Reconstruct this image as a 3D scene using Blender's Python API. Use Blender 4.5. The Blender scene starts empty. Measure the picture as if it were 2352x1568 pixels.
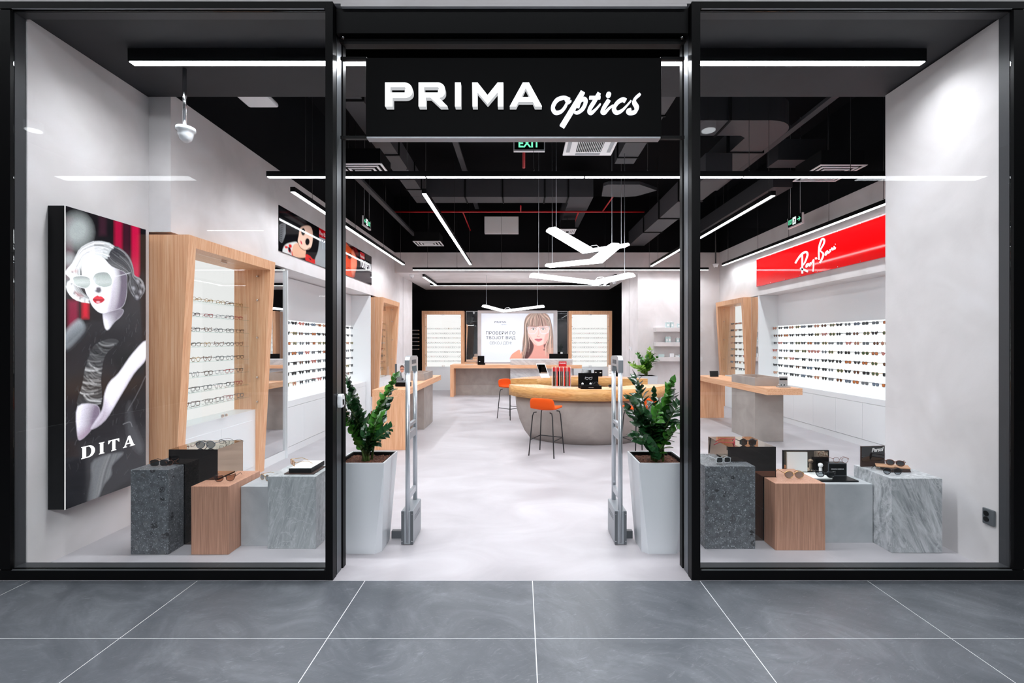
import bpy, bmesh, math, random
import numpy as np
from mathutils import Vector, Matrix
random.seed(7)
S = bpy.context.scene
COL = S.collection
R = math.radians
PI = math.pi

# ------------------------------------------------------------ camera, light, exposure
FPX, VX, VY, CAMH = 1045.0, 1196.0, 785.0, 1.71
cam_d = bpy.data.cameras.new('camera'); cam = bpy.data.objects.new('camera', cam_d); COL.objects.link(cam)
cam_d.sensor_width = 36.0; cam_d.lens = FPX / 2352 * 36
cam_d.shift_x = -(VX - 1176) / 2352; cam_d.shift_y = (VY - 784) / 2352
cam.location = (0, 0, CAMH); cam.rotation_euler = (R(90), 0, 0)
cam_d.clip_start = 0.05; cam_d.clip_end = 200
S.camera = cam
S.view_settings.view_transform = 'Standard'; S.view_settings.look = 'None'
S.view_settings.gamma = 1.0; S.view_settings.use_curve_mapping = False
S.view_settings.exposure = 0.75
LAMP = 10.0         # radiance of the linear lamp diffusers in the shop
LAMP_W = 4.6       # louvred beam of the linear lamps, watts per metre
VLAMP = 9.0        # radiance of the wing pendants
MALL = 9.0        # radiance of the linear lamps in the mall
W = bpy.data.worlds.new('world'); S.world = W; W.use_nodes = True
W.node_tree.nodes['Background'].inputs[0].default_value = (0.9, 0.95, 1.0, 1)
W.node_tree.nodes['Background'].inputs[1].default_value = 0.12
try:
    S.cycles.max_bounces = 10; S.cycles.transparent_max_bounces = 24; S.cycles.diffuse_bounces = 5
    S.cycles.glossy_bounces = 5; S.cycles.transmission_bounces = 6
    S.cycles.sample_clamp_indirect = 6.0; S.cycles.caustics_reflective = False; S.cycles.caustics_refractive = False
    S.cycles.use_denoising = True
except Exception:
    pass

# ------------------------------------------------------------ pixel to place
def P(px, py, D):
    return Vector(((px - VX) * D / FPX, D, CAMH - (py - VY) * D / FPX))
def on_x(px, py, X):
    return P(px, py, X * FPX / (px - VX))

# ------------------------------------------------------------ mesh builder
class MB:
    def __init__(s): s.v = []; s.f = []; s.m = []; s.sm = []
    def add(s, vs, fs, mi=0, smooth=False):
        b = len(s.v); s.v += [tuple(p) for p in vs]
        for q in fs: s.f.append(tuple(b + i for i in q)); s.m.append(mi); s.sm.append(smooth)
        return s
    def box(s, x0, x1, y0, y1, z0, z1, mi=0):
        return s.hexa([(x0,y0,z0),(x1,y0,z0),(x1,y1,z0),(x0,y1,z0),(x0,y0,z1),(x1,y0,z1),(x1,y1,z1),(x0,y1,z1)], mi)
    def hexa(s, p, mi=0):
        return s.add(p, [(0,3,2,1),(4,5,6,7),(0,1,5,4),(1,2,6,5),(2,3,7,6),(3,0,4,7)], mi)
    def quad(s, a, b, c, d, mi=0): return s.add([a,b,c,d], [(0,1,2,3)], mi)
    def prism(s, pts, axis, a, b, mi=0, smooth=False):
        n = len(pts)
        ar = sum(pts[i][0]*pts[(i+1)%n][1]-pts[(i+1)%n][0]*pts[i][1] for i in range(n))
        if ar < 0: pts = pts[::-1]
        def at(p, t):
            return {'z': (p[0],p[1],t), 'y': (p[0],t,p[1]), 'x': (t,p[0],p[1])}[axis]
        vs = [at(p, a) for p in pts] + [at(p, b) for p in pts]
        k0 = tuple(range(n-1,-1,-1)); k1 = tuple(range(n, 2*n))
        sides = [(i, (i+1)%n, n+(i+1)%n, n+i) for i in range(n)]
        if axis == 'y': k0, k1 = k0[::-1], k1[::-1]; sides = [q[::-1] for q in sides]
        b0 = len(s.v); s.v += vs
        for q in (k0, k1): s.f.append(tuple(b0+i for i in q)); s.m.append(mi); s.sm.append(False)
        for q in sides: s.f.append(tuple(b0+i for i in q)); s.m.append(mi); s.sm.append(smooth)
        return s
    def tube(s, path, r, n=8, mi=0, closed=False, cap=True):
        path = [Vector(p) for p in path]; L = len(path)
        rr = r if isinstance(r, (list, tuple)) else [r]*L
        prev = None; rings = []
        for i, p in enumerate(path):
            if closed: t = path[(i+1)%L] - path[i-1]
            else: t = path[min(i+1,L-1)] - path[max(i-1,0)]
            if t.length < 1e-9: t = Vector((0,0,1))
            t.normalize()
            if prev is None:
                up = Vector((0,0,1)) if abs(t.z) < .9 else Vector((1,0,0))
                x = t.cross(up).normalized()
            else:
                x = (prev - t*prev.dot(t))
                if x.length < 1e-6: x = t.orthogonal()
                x.normalize()
            prev = x; y = t.cross(x)
            rings.append([p + (x*math.cos(2*PI*k/n) + y*math.sin(2*PI*k/n))*rr[i] for k in range(n)])
        vs = [q for g in rings for q in g]; fs = []
        for i in range(L if closed else L-1):
            j = (i+1) % L
            for k in range(n): fs.append((i*n+k, i*n+(k+1)%n, j*n+(k+1)%n, j*n+k))
        b = len(s.v); s.add(vs, fs, mi, True)
        if cap and not closed:
            s.f.append(tuple(b+k for k in range(n-1,-1,-1))); s.m.append(mi); s.sm.append(False)
            s.f.append(tuple(b+(L-1)*n+k for k in range(n))); s.m.append(mi); s.sm.append(False)
        return s
    def lathe(s, prof, n=24, c=(0,0,0), mi=0, smooth=True):
        vs = [(c[0]+r*math.cos(2*PI*k/n), c[1]+r*math.sin(2*PI*k/n), c[2]+z) for r, z in prof for k in range(n)]
        fs = [(i*n+k, i*n+(k+1)%n, (i+1)*n+(k+1)%n, (i+1)*n+k) for i in range(len(prof)-1) for k in range(n)]
        b = len(s.v); s.add(vs, fs, mi, smooth)
        s.f.append(tuple(b+k for k in range(n-1,-1,-1))); s.m.append(mi); s.sm.append(False)
        s.f.append(tuple(b+(len(prof)-1)*n+k for k in range(n))); s.m.append(mi); s.sm.append(False)
        return s
    def ribbon(s, pts, w, at, depth, mi=0, sub=6, close=False):
        """flat pen stroke; pts 2-D, w width or list, at(u,v,d) gives the 3-D point, depth thickness"""
        q = spline(pts, sub, close); L = len(q)
        ww = [w]*L if not isinstance(w, (list, tuple)) else list(np.interp(np.linspace(0, len(w)-1, L), range(len(w)), w))
        lf, rt = [], []
        for i in range(L):
            a = q[max(i-1,0)] if not close else q[i-1]; b = q[min(i+1,L-1)] if not close else q[(i+1)%L]
            dx, dy = b[0]-a[0], b[1]-a[1]; l = math.hypot(dx, dy) or 1
            nx, ny = -dy/l*ww[i]/2, dx/l*ww[i]/2
            lf.append((q[i][0]+nx, q[i][1]+ny)); rt.append((q[i][0]-nx, q[i][1]-ny))
        vs = []
        for i in range(L): vs += [at(*lf[i], 0), at(*rt[i], 0), at(*lf[i], depth), at(*rt[i], depth)]
        fs = []
        for i in range(L if close else L-1):
            j = (i+1) % L; a, b = 4*i, 4*j
            fs += [(a,a+1,b+1,b), (a+2,b+2,b+3,a+3), (a,b,b+2,a+2), (a+1,a+3,b+3,b+1)]
        if not close:
            e = 4*(L-1); fs += [(0,2,3,1), (e,e+1,e+3,e+2)]
        return s.add(vs, fs, mi)
    def build(s, name, mat, parent=None, local=False, bevel=0, origin=None, recalc=True):
        """world coordinates in, origin at the base of the piece; local=True: verts are in the parent's frame"""
        me = bpy.data.meshes.new(name)
        a = np.array(s.v, dtype=float)
        o = Vector(((a[:,0].min()+a[:,0].max())/2, (a[:,1].min()+a[:,1].max())/2, a[:,2].min())) if origin is None else Vector(origin)
        me.from_pydata((a - np.array(o)).tolist(), [], s.f)
        for m in (mat if isinstance(mat, (list, tuple)) else [mat]): me.materials.append(M[m] if isinstance(m, str) else m)
        me.polygons.foreach_set('material_index', s.m)
        me.polygons.foreach_set('use_smooth', s.sm)
        if recalc:
            bm = bmesh.new(); bm.from_mesh(me); bmesh.ops.recalc_face_normals(bm, faces=bm.faces); bm.to_mesh(me); bm.free()
        me.update()
        ob = bpy.data.objects.new(name, me); COL.objects.link(ob)
        if parent is not None:
            ob.parent = parent
            if local: ob.location = o
            else: ob.location = o - wloc(parent)
        else: ob.location = o
        if bevel:
            b = ob.modifiers.new('bevel', 'BEVEL'); b.width = bevel; b.segments = 2; b.limit_method = 'ANGLE'
        return ob
def wloc(o):
    v = Vector(o.location)
    while o.parent is not None: o = o.parent; v += Vector(o.location)
    return v
def spline(pts, sub=6, close=False):
    pts = [tuple(map(float, p)) for p in pts]; n = len(pts)
    if n < 3 or sub <= 1: return pts
    out = []
    for i in range(n if close else n-1):
        p0 = pts[i-1] if (i > 0 or close) else pts[0]; p1 = pts[i]; p2 = pts[(i+1) % n]
        p3 = pts[(i+2) % n] if (close or i+2 < n) else pts[-1]
        for k in range(sub):
            t = k/sub
            out.append(tuple(.5*((2*b)+(-a+c)*t+(2*a-5*b+4*c-d)*t*t+(-a+3*b-3*c+d)*t**3) for a,b,c,d in zip(p0,p1,p2,p3)))
    if not close: out.append(pts[-1])
    return out
def tag(o, label=None, cat=None, group=None, kind=None):
    if label: o['label'] = label
    if cat: o['category'] = cat
    if group: o['group'] = group
    if kind: o['kind'] = kind
    return o
def thing(name, label, cat, loc=(0,0,0), rotz=0, group=None, kind=None):
    o = bpy.data.objects.new(name, None); COL.objects.link(o); o.empty_display_size = .1
    o.location = loc; o.rotation_euler = (0,0,rotz)
    return tag(o, label, cat, group, kind)
def struct(name, mb, mat, label, parent=None, **k):
    o = mb.build(name, mat, parent, **k)
    return tag(o, label, None, None, 'structure')
def copy_tree(o, parent=None):
    c = o.copy(); COL.objects.link(c); c.parent = parent
    for ch in list(o.children): copy_tree(ch, c)
    return c

# ------------------------------------------------------------ materials
M = {}
def sr(r, g, b):
    f = lambda c: ((c/255+.055)/1.055)**2.4 if c/255 > .04045 else c/255/12.92
    return (f(r), f(g), f(b), 1)
def base(name):
    m = bpy.data.materials.new(name); m.use_nodes = True; nt = m.node_tree
    return m, nt, nt.nodes['Principled BSDF'], nt.nodes.new, nt.links.new
def plain(name, col, rough=.5, metal=0., spec=.5, emit=None, es=0., coat=0.):
    m, nt, b, N, L = base(name)
    b.inputs['Base Color'].default_value = col; b.inputs['Roughness'].default_value = rough
    b.inputs['Metallic'].default_value = metal; b.inputs['Specular IOR Level'].default_value = spec
    b.inputs['Coat Weight'].default_value = coat
    if emit: b.inputs['Emission Color'].default_value = emit; b.inputs['Emission Strength'].default_value = es
    M[name] = m; return m
def ramp(N, stops):
    r = N('ShaderNodeValToRGB'); e = r.color_ramp.elements
    while len(e) < len(stops): e.new(.5)
    for q, (p, c) in zip(e, stops): q.position = p; q.color = c if len(c) == 4 else (*c, 1)
    return r
def pos_map(N, L, scale=(1,1,1), rot=(0,0,0)):
    g = N('ShaderNodeNewGeometry'); v = g.outputs['Position']
    if any(rot):
        mr = N('ShaderNodeMapping'); mr.inputs['Rotation'].default_value = rot; L(v, mr.inputs['Vector']); v = mr.outputs[0]
    mp = N('ShaderNodeMapping'); mp.inputs['Scale'].default_value = scale
    L(v, mp.inputs['Vector']); return mp
def noisy(name, stops, scale=(1,1,1), nscale=1., detail=6, rough=.5, dist=0., nrough=.55, rot=(0,0,0), bump=0., bscale=20., spec=.5, rvar=0., coat=0.):
    m, nt, b, N, L = base(name)
    mp = pos_map(N, L, scale, rot); n = N('ShaderNodeTexNoise')
    n.inputs['Scale'].default_value = nscale; n.inputs['Detail'].default_value = detail
    n.inputs['Roughness'].default_value = nrough; n.inputs['Distortion'].default_value = dist
    L(mp.outputs[0], n.inputs['Vector']); r = ramp(N, stops)
    L(n.outputs['Fac'], r.inputs[0]); L(r.outputs[0], b.inputs['Base Color'])
    b.inputs['Roughness'].default_value = rough; b.inputs['Specular IOR Level'].default_value = spec; b.inputs['Coat Weight'].default_value = coat
    if rvar:
        mr = N('ShaderNodeMapRange'); mr.inputs[1].default_value = .3; mr.inputs[2].default_value = .7
        mr.inputs[3].default_value = rough - rvar; mr.inputs[4].default_value = rough + rvar
        L(n.outputs['Fac'], mr.inputs[0]); L(mr.outputs[0], b.inputs['Roughness'])
    if bump:
        g2 = pos_map(N, L); n2 = N('ShaderNodeTexNoise'); n2.inputs['Scale'].default_value = bscale; n2.inputs['Detail'].default_value = 4
        L(g2.outputs[0], n2.inputs['Vector']); bp = N('ShaderNodeBump'); bp.inputs['Strength'].default_value = bump; bp.inputs['Distance'].default_value = .01
        L(n2.outputs['Fac'], bp.inputs['Height']); L(bp.outputs[0], b.inputs['Normal'])
    M[name] = m; return m
def emissive(name, col, s):
    m = bpy.data.materials.new(name); m.use_nodes = True; nt = m.node_tree
    for n in list(nt.nodes): nt.nodes.remove(n)
    e = nt.nodes.new('ShaderNodeEmission'); o = nt.nodes.new('ShaderNodeOutputMaterial')
    e.inputs[0].default_value = (*col[:3], 1); e.inputs[1].default_value = s
    nt.links.new(e.outputs[0], o.inputs[0]); M[name] = m; return m
def glassy(name, tint, ior, rough=0., mixmax=None):
    m = bpy.data.materials.new(name); m.use_nodes = True; nt = m.node_tree; N = nt.nodes.new; L = nt.links.new
    for n in list(nt.nodes): nt.nodes.remove(n)
    o = N('ShaderNodeOutputMaterial'); t = N('ShaderNodeBsdfTransparent'); t.inputs[0].default_value = (*tint[:3], 1)
    g = N('ShaderNodeBsdfGlossy'); g.inputs['Roughness'].default_value = rough; g.inputs[0].default_value = (1,1,1,1)
    f0 = ((ior-1)/(ior+1))**2; lw = N('ShaderNodeLayerWeight'); lw.inputs['Blend'].default_value = .5
    pw = N('ShaderNodeMath'); pw.operation = 'POWER'; pw.inputs[1].default_value = 5; L(lw.outputs['Facing'], pw.inputs[0])
    fr = N('ShaderNodeMath'); fr.operation = 'MULTIPLY_ADD'; fr.inputs[1].default_value = 1-f0; fr.inputs[2].default_value = f0; L(pw.outputs[0], fr.inputs[0])
    mx = N('ShaderNodeMixShader'); L(fr.outputs[0], mx.inputs[0]); L(t.outputs[0], mx.inputs[1]); L(g.outputs[0], mx.inputs[2]); L(mx.outputs[0], o.inputs[0])
    M[name] = m; return m
def vcol_mat(name, rough=.25, emit=0., spec=.5):
    m, nt, b, N, L = base(name)
    a = N('ShaderNodeAttribute'); a.attribute_name = 'print'; L(a.outputs['Color'], b.inputs['Base Color'])
    b.inputs['Roughness'].default_value = rough; b.inputs['Specular IOR Level'].default_value = spec
    if emit: L(a.outputs['Color'], b.inputs['Emission Color']); b.inputs['Emission Strength'].default_value = emit
    M[name] = m; return m

noisy('plaster', [(.25,sr(206,201,201)),(.5,sr(219,214,214)),(.75,sr(229,225,227))], (1,1,1), 1.6, 8, .72, .6, bump=.25, bscale=9, spec=.25)
plain('mall_ceiling', sr(92,94,97), .8)
noisy('plaster_dark', [(.3,sr(30,31,34)),(.7,sr(40,41,45))], (1,1,1), 2., 6, .7, bump=.1)
noisy('microcement', [(.2,sr(158,154,158)),(.5,sr(176,172,176)),(.8,sr(194,191,195))], (1,1.6,1), 1.1, 8, .42, 1.2, bump=.06, bscale=6, rvar=.1)
noisy('concrete', [(.2,sr(154,157,160)),(.5,sr(174,177,180)),(.8,sr(192,194,197))], (1,1,1), 4., 8, .6, .4, bump=.1, bscale=40)
noisy('cement', [(.2,sr(146,137,131)),(.5,sr(163,154,148)),(.8,sr(178,169,163))], (1,1,1), 3., 8, .65, .6, bump=.12, bscale=14)
noisy('oak', [(.3,sr(214,154,114)),(.5,sr(230,175,135)),(.7,sr(239,194,157))], (34,34,.9), 2.2, 4, .42, .3, spec=.4)
noisy('oak_x', [(.3,sr(214,154,114)),(.5,sr(230,175,135)),(.7,sr(239,194,157))], (1.0,34,34), 2.2, 4, .42, .3, spec=.4)
noisy('oak_y', [(.3,sr(214,154,114)),(.5,sr(230,175,135)),(.7,sr(239,194,157))], (34,1.0,34), 2.2, 4, .42, .3, spec=.4)
noisy('oak_block', [(.3,sr(166,120,98)),(.5,sr(190,142,118)),(.7,sr(208,160,136))], (60,60,1.2), 2.4, 4, .45, .2, spec=.4)
noisy('oak_band', [(.28,sr(176,120,62)),(.5,sr(206,154,92)),(.72,sr(222,174,112))], (2.2,2.2,16), 1.4, 6, .38, 2.2, spec=.45)
noisy('bark', [(.3,sr(52,30,22)),(.55,sr(96,58,42)),(.8,sr(140,92,70))], (1,1,1), 70, 3, .95, bump=1., bscale=90)
plain('black', (.003,.003,.0034,1), .38, 0, .12)
plain('sign_black', (.0025,.0025,.0028,1), .55, 0, .06)
plain('black_matt', (.004,.004,.0045,1), .75, 0, .15)
plain('ceiling_black', (.004,.004,.005,1), .8, 0, .1)
plain('duct_grey', (.05,.05,.056,1), .55, .2)
plain('anodised', (.16,.17,.185,1), .34, .8)
plain('frame_inner', (.042,.043,.047,1), .5, 0, .35)
plain('frame_edge', (.28,.29,.31,1), .4, .7)
plain('white', sr(236,238,240), .4, 0, .5)
plain('white_gloss', sr(238,240,243), .12, 0, .5)
plain('white_matt', sr(238,238,238), .8)
plain('planter_white', sr(208,212,216), .28, 0, .5)
plain('grey_plastic', sr(150,155,160), .4, .3)
plain('dark_plastic', sr(84,88,92), .5)
plain('alu', sr(190,195,200), .33, .75)
plain('chrome', (.75,.76,.78,1), .12, 1)
plain('orange', sr(226,84,20), .8, 0, .2)
plain('rod_black', (.012,.012,.013,1), .4)
plain('red_gloss', sr(224,10,14), .06, 0, .5)
plain('red_plain', sr(206,24,30), .4)
plain('red_pipe', sr(170,20,28), .4)
plain('mirror', (.86,.87,.88,1), .01, 1)
plain('smoked_mirror', (.13,.10,.085,1), .02, 1)
plain('bronze_mirror', (.50,.38,.28,1), .02, 1)
plain('black_mirror', (.006,.006,.007,1), .03, 0, .7)
plain('screen', (.01,.011,.012,1), .08)
plain('paper', sr(240,240,238), .7)
plain('grey_card', sr(168,166,166), .6)
plain('grout', sr(222,224,226), .8)
plain('brown_leather', sr(58,36,28), .5)
plain('tan_wood', sr(196,150,116), .5)
plain('pale_green', sr(186,206,206), .4)
plain('stem_green', sr(70,92,44), .5)
noisy('leaf_dark', [(.3,sr(18,46,26)),(.7,sr(40,84,44))], (1,1,1), 14, 3, .22, spec=.6)
noisy('leaf_mid', [(.3,sr(34,84,24)),(.7,sr(72,132,44))], (1,1,1), 14, 3, .25, spec=.6)
noisy('leaf_light', [(.3,sr(84,134,34)),(.7,sr(146,186,64))], (1,1,1), 14, 3, .3)
glassy('pane', (.965,.975,.975), 1.42)
glassy('thin_glass', (.985,.99,.99), 1.25)
glassy('shelf_glass', (.90,.95,.94), 1.3)
glassy('acrylic', (.97,.98,.98), 1.2)
emissive('lamp', (.93,.96,1.0), LAMP)
emissive('vlamp', (.95,.97,1.0), VLAMP)
emissive('mall_lamp', (.92,.96,1.0), MALL)
emissive('mall_panel', (.92,.96,1.0), 4.0)
emissive('mall_fill', (.93,.96,1.0), 33.0)  # glow of the added fill lamp, no skylight there
emissive('vlamp_side', (.95,.97,1.0), 2.2)
emissive('lamp_front', (.93,.96,1.0), LAMP*1.6)
emissive('letter_glow', (.95,.97,1.0), 1.0)
emissive('letter_side', (.95,.97,1.0), .34)
emissive('script_glow', (.86,.90,1.0), .82)
emissive('exit_green', (.15,.75,.42), .9)
emissive('exit_white', (.8,.95,.88), .8)
emissive('back_light', (.95,.98,1.0), .80)
emissive('case_back_glow', (1.0,.985,.97), .60)  # white cabinet backs glow to imitate the spot light falling on them
emissive('edge_light', (1,1,1), 1.2)

def tile_mat():
    m, nt, b, N, L = base('mall_tile'); mp = pos_map(N, L, (1,1.5,1), (0,0,.5))
    a = N('ShaderNodeTexNoise'); a.inputs['Scale'].default_value = 1.7; a.inputs['Detail'].default_value = 9; a.inputs['Distortion'].default_value = 1.4; a.inputs['Roughness'].default_value = .68
    L(mp.outputs[0], a.inputs['Vector'])
    r = ramp(N, [(.25,sr(74,79,84)),(.5,sr(94,98,104)),(.62,sr(108,112,118)),(.8,sr(132,136,141))]); L(a.outputs['Fac'], r.inputs[0])
    mp2 = pos_map(N, L, (1,3.5,1), (0,0,-.4)); c = N('ShaderNodeTexNoise'); c.inputs['Scale'].default_value = 5.5; c.inputs['Detail'].default_value = 10; c.inputs['Distortion'].default_value = 3; c.inputs['Roughness'].default_value = .75
    L(mp2.outputs[0], c.inputs['Vector']); r2 = ramp(N, [(.55,(0,0,0,1)),(.74,(.32,.33,.34,1))]); L(c.outputs['Fac'], r2.inputs[0])
    mx = N('ShaderNodeMix'); mx.data_type = 'RGBA'; mx.blend_type = 'ADD'; mx.inputs[0].default_value = .36
    L(r.outputs[0], mx.inputs[6]); L(r2.outputs[0], mx.inputs[7]); L(mx.outputs[2], b.inputs['Base Color'])
    mr = N('ShaderNodeMapRange'); mr.inputs[1].default_value = .3; mr.inputs[2].default_value = .7; mr.inputs[3].default_value = .3; mr.inputs[4].default_value = .52
    L(c.outputs['Fac'], mr.inputs[0]); L(mr.outputs[0], b.inputs['Roughness'])
    M['mall_tile'] = m
tile_mat()
def terrazzo():
    m, nt, b, N, L = base('terrazzo'); mp = pos_map(N, L)
    n = N('ShaderNodeTexNoise'); n.inputs['Scale'].default_value = 26; n.inputs['Detail'].default_value = 8; n.inputs['Roughness'].default_value = .7; L(mp.outputs[0], n.inputs['Vector'])
    col = ramp(N, [(.25,sr(66,68,72)),(.5,sr(94,97,101)),(.75,sr(128,132,136))]); L(n.outputs['Fac'], col.inputs[0]); last = col.outputs[0]
    wob = N('ShaderNodeTexNoise'); wob.inputs['Scale'].default_value = 9; wob.inputs['Detail'].default_value = 4; L(mp.outputs[0], wob.inputs['Vector'])
    wm = N('ShaderNodeMix'); wm.data_type = 'RGBA'; wm.blend_type = 'LINEAR_LIGHT'; wm.inputs[0].default_value = .035
    L(mp.outputs[0], wm.inputs[6]); L(wob.outputs['Color'], wm.inputs[7])
    for sc, lo, hi, thr, stops in ((13,.33,.38,.45,[(0,sr(26,27,30)),(.6,sr(50,49,51)),(1,sr(120,122,124))]), (42,.24,.30,.45,[(0,sr(46,47,50)),(.6,sr(120,124,128)),(1,sr(176,180,184))]), (110,.3,.4,.5,[(0,sr(70,72,76)),(1,sr(190,194,198))])):
        v = N('ShaderNodeTexVoronoi'); v.inputs['Scale'].default_value = sc; L(wm.outputs[2], v.inputs['Vector'])
        k = N('ShaderNodeMapRange'); k.inputs[1].default_value = lo; k.inputs[2].default_value = hi; k.inputs[3].default_value = 1; k.inputs[4].default_value = 0; L(v.outputs['Distance'], k.inputs[0])
        sep = N('ShaderNodeSeparateColor'); L(v.outputs['Color'], sep.inputs[0])
        gt = N('ShaderNodeMath'); gt.operation = 'GREATER_THAN'; gt.inputs[1].default_value = thr; L(sep.outputs[0], gt.inputs[0])
        mu = N('ShaderNodeMath'); mu.operation = 'MULTIPLY'; L(k.outputs[0], mu.inputs[0]); L(gt.outputs[0], mu.inputs[1])
        cr = ramp(N, stops); L(sep.outputs[1], cr.inputs[0])
        mx = N('ShaderNodeMix'); mx.data_type = 'RGBA'; L(mu.outputs[0], mx.inputs[0]); L(last, mx.inputs[6]); L(cr.outputs[0], mx.inputs[7]); last = mx.outputs[2]
    L(last, b.inputs['Base Color']); b.inputs['Roughness'].default_value = .42; M['terrazzo'] = m
terrazzo()
def marble(name, rot, stops, vscale=(7,7,.9), light=False):
    m, nt, b, N, L = base(name); mp = pos_map(N, L, vscale, rot)
    n = N('ShaderNodeTexNoise'); n.inputs['Scale'].default_value = 1.4; n.inputs['Detail'].default_value = 10; n.inputs['Distortion'].default_value = 2.2; n.inputs['Roughness'].default_value = .66
    L(mp.outputs[0], n.inputs['Vector']); r = ramp(N, stops); L(n.outputs['Fac'], r.inputs[0])
    mp2 = pos_map(N, L, (3.2,3.2,1.3), rot); v = N('ShaderNodeTexNoise'); v.inputs['Scale'].default_value = 2.2; v.inputs['Detail'].default_value = 7; v.inputs['Distortion'].default_value = 3.4
    L(mp2.outputs[0], v.inputs['Vector']); r2 = ramp(N, [(.47,(0,0,0,1)),(.495,(1,1,1,1)),(.505,(1,1,1,1)),(.53,(0,0,0,1))]); L(v.outputs['Fac'], r2.inputs[0])
    mx = N('ShaderNodeMix'); mx.data_type = 'RGBA'; L(r2.outputs[0], mx.inputs[0]); L(r.outputs[0], mx.inputs[6])
    mx.inputs[7].default_value = stops[-1][1] if not light else stops[0][1]
    sc = N('ShaderNodeMath'); sc.operation = 'MULTIPLY'; sc.inputs[1].default_value = .5; L(r2.outputs[0], sc.inputs[0]); L(sc.outputs[0], mx.inputs[0])
    L(mx.outputs[2], b.inputs['Base Color']); b.inputs['Roughness'].default_value = .4; M[name] = m
marble('marble', (0,R(24),R(10)), [(.28,sr(106,109,113)),(.42,sr(156,159,162)),(.55,sr(190,192,195)),(.7,sr(218,220,222))])
marble('marble_swirl', (0,R(-14),R(8)), [(.28,sr(120,124,126)),(.42,sr(158,162,164)),(.58,sr(182,186,188)),(.72,sr(210,213,215))])
marble('marble_desk', (R(0),R(66),0), [(.3,sr(160,160,162)),(.5,sr(192,191,192)),(.7,sr(214,213,214))], (4,4,.8))
# ------------------------------------------------------------ the setting
YF = 3.262; XL = -3.436; XR = 5.43; YB = 12.42; YW = 16.5
struct('floor', MB().box(-5.5, 6.3, YF, YW, -.12, 0), 'microcement', 'pale seamless microcement floor of the shop')
mf = thing('floor_mall', 'grey stone tile floor of the mall passage with pale joints', None, (0,-2,0), kind='structure')
MB().box(-9.6, 9.6, -9, YF, -.12, -.0012).build('grout_bed', 'grout', mf)
XJ = [.084 + 1.2*k for k in range(-8, 9)]; YJ = [YF-.001, 2.626] + [2.626-1.2*k for k in range(1, 10)]
tcache = {}
for i in range(len(XJ)-1):
    for j in range(len(YJ)-1):
        w, d = 1.2-.006, YJ[j]-YJ[j+1]-.006
        key = round(d, 3)
        if key not in tcache:
            o = MB().box(-w/2, w/2, -d/2, d/2, -.0011, 0).build('tile', 'mall_tile', mf, local=True, origin=(0,0,0)); tcache[key] = o
        else:
            o = tcache[key].copy(); COL.objects.link(o)
        o.location = Vector(((XJ[i]+XJ[i+1])/2, (YJ[j]+YJ[j+1])/2, 0)) - Vector(mf.location)
# side walls of the shop front bay
struct('wall_left_front', MB().box(-4.2, -3.65, 3.365, 4.466, 0, 4.108), 'plaster', 'pale plaster side wall behind the shop window with the tall light box')
struct('wall_right_front', MB().box(3.537, 6.3, 3.365, 4.413, 0, 4.098), 'plaster', 'pale plaster pier beside the shop window with a black socket')
wl = MB().box(-4.2, XL, 4.467, 14.4, 2.79, 4.15).box(-4.2, XL, 12.3, 14.4, 0, 2.79).box(-4.32, -4.2, 4.467, 12.3, 0, 2.79)
wl = struct('wall_left', wl, 'plaster', 'pale plaster long wall above the sunglass display with posters')
MB().box(XL, XL+.002, 13.28, 13.29, 0, 3.6).build('seam', 'black_matt', wl)
wr = MB().box(XR, 6.3, 4.414, YB, 2.77, 4.15).box(XR, 6.3, 12.28, YB, 0, 2.77).box(6.3, 6.42, 4.414, YB, 0, 4.15)
struct('wall_right', wr, 'plaster', 'pale plaster long wall above the sunglass display with a red sign')
wb = struct('wall_right_back', MB().box(3.197, 6.3, YB+.001, 14.4, 0, 4.15), 'plaster', 'pale plaster wall block with three floating shelves')
MB().box(3.195, 3.197, 13.40, 13.41, 0, 3.6).build('seam', 'black_matt', wb)
struct('ceiling_back', MB().box(XL+.001, 3.196, YB+.001, YW, 3.6, 4.15), 'plaster', 'pale plaster lowered ceiling over the reception')
struct('wall_back', MB().box(-5.5, 5.6, YW, YW+.2, 0, 4.1).box(-5.5, -5.3, 14.4, YW, 0, 3.6).box(5.0, 5.2, 14.4, YW, 0, 3.6).box(-5.5, -4.2, 14.3, 14.4, 0, 3.6).box(-5.5, XL, 14.4, YW, 3.6, 3.7).box(3.197, 5.2, 14.4, YW, 3.6, 3.7), 'black_matt', 'matt black back wall behind the reception')
struct('ceiling_front', MB().box(-4.2, 6.42, 3.365, 4.46, 4.112, 5.7), 'plaster_dark', 'dark grey bulkhead ceiling just inside the shop windows')
ck = MB().box(-4.32, 6.42, 4.461, YW, 5.7, 5.8).box(-4.32, XL-.03, 4.461, 12.5, 4.151, 5.7).box(XR+.03, 6.42, 4.461, 12.5, 4.151, 5.7).box(-4.3, 6.4, YB+.05, YB+.2, 4.151, 5.7)
struct('ceiling', ck, 'ceiling_black', 'black open ceiling of the shop with exposed services')
struct('wall_front', MB().box(-9.6, 9.6, 3.285, 3.36, 4.152, 5.6).box(-9.6, -3.75, 3.285, 3.36, 0, 4.151).box(3.63, 9.6, 3.285, 3.36, 0, 4.151).box(-1.3, 1.2, 3.285, 3.36, 4.1325, 4.1515), 'plaster', 'pale mall facade around the shop front')
struct('ceiling_mall', MB().box(-9.6, 9.6, -9, 3.284, 5.6, 5.7), 'mall_ceiling', 'grey ceiling of the mall passage')
struct('wall_mall', MB().box(-9.6, 9.6, -9.2, -9, 0, 5.6).box(-9.8, -9.6, -9, 3.3, 0, 5.6).box(9.6, 9.8, -9, 3.3, 0, 5.6), 'plaster_dark', 'dark walls on the far side of the mall passage')

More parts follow.
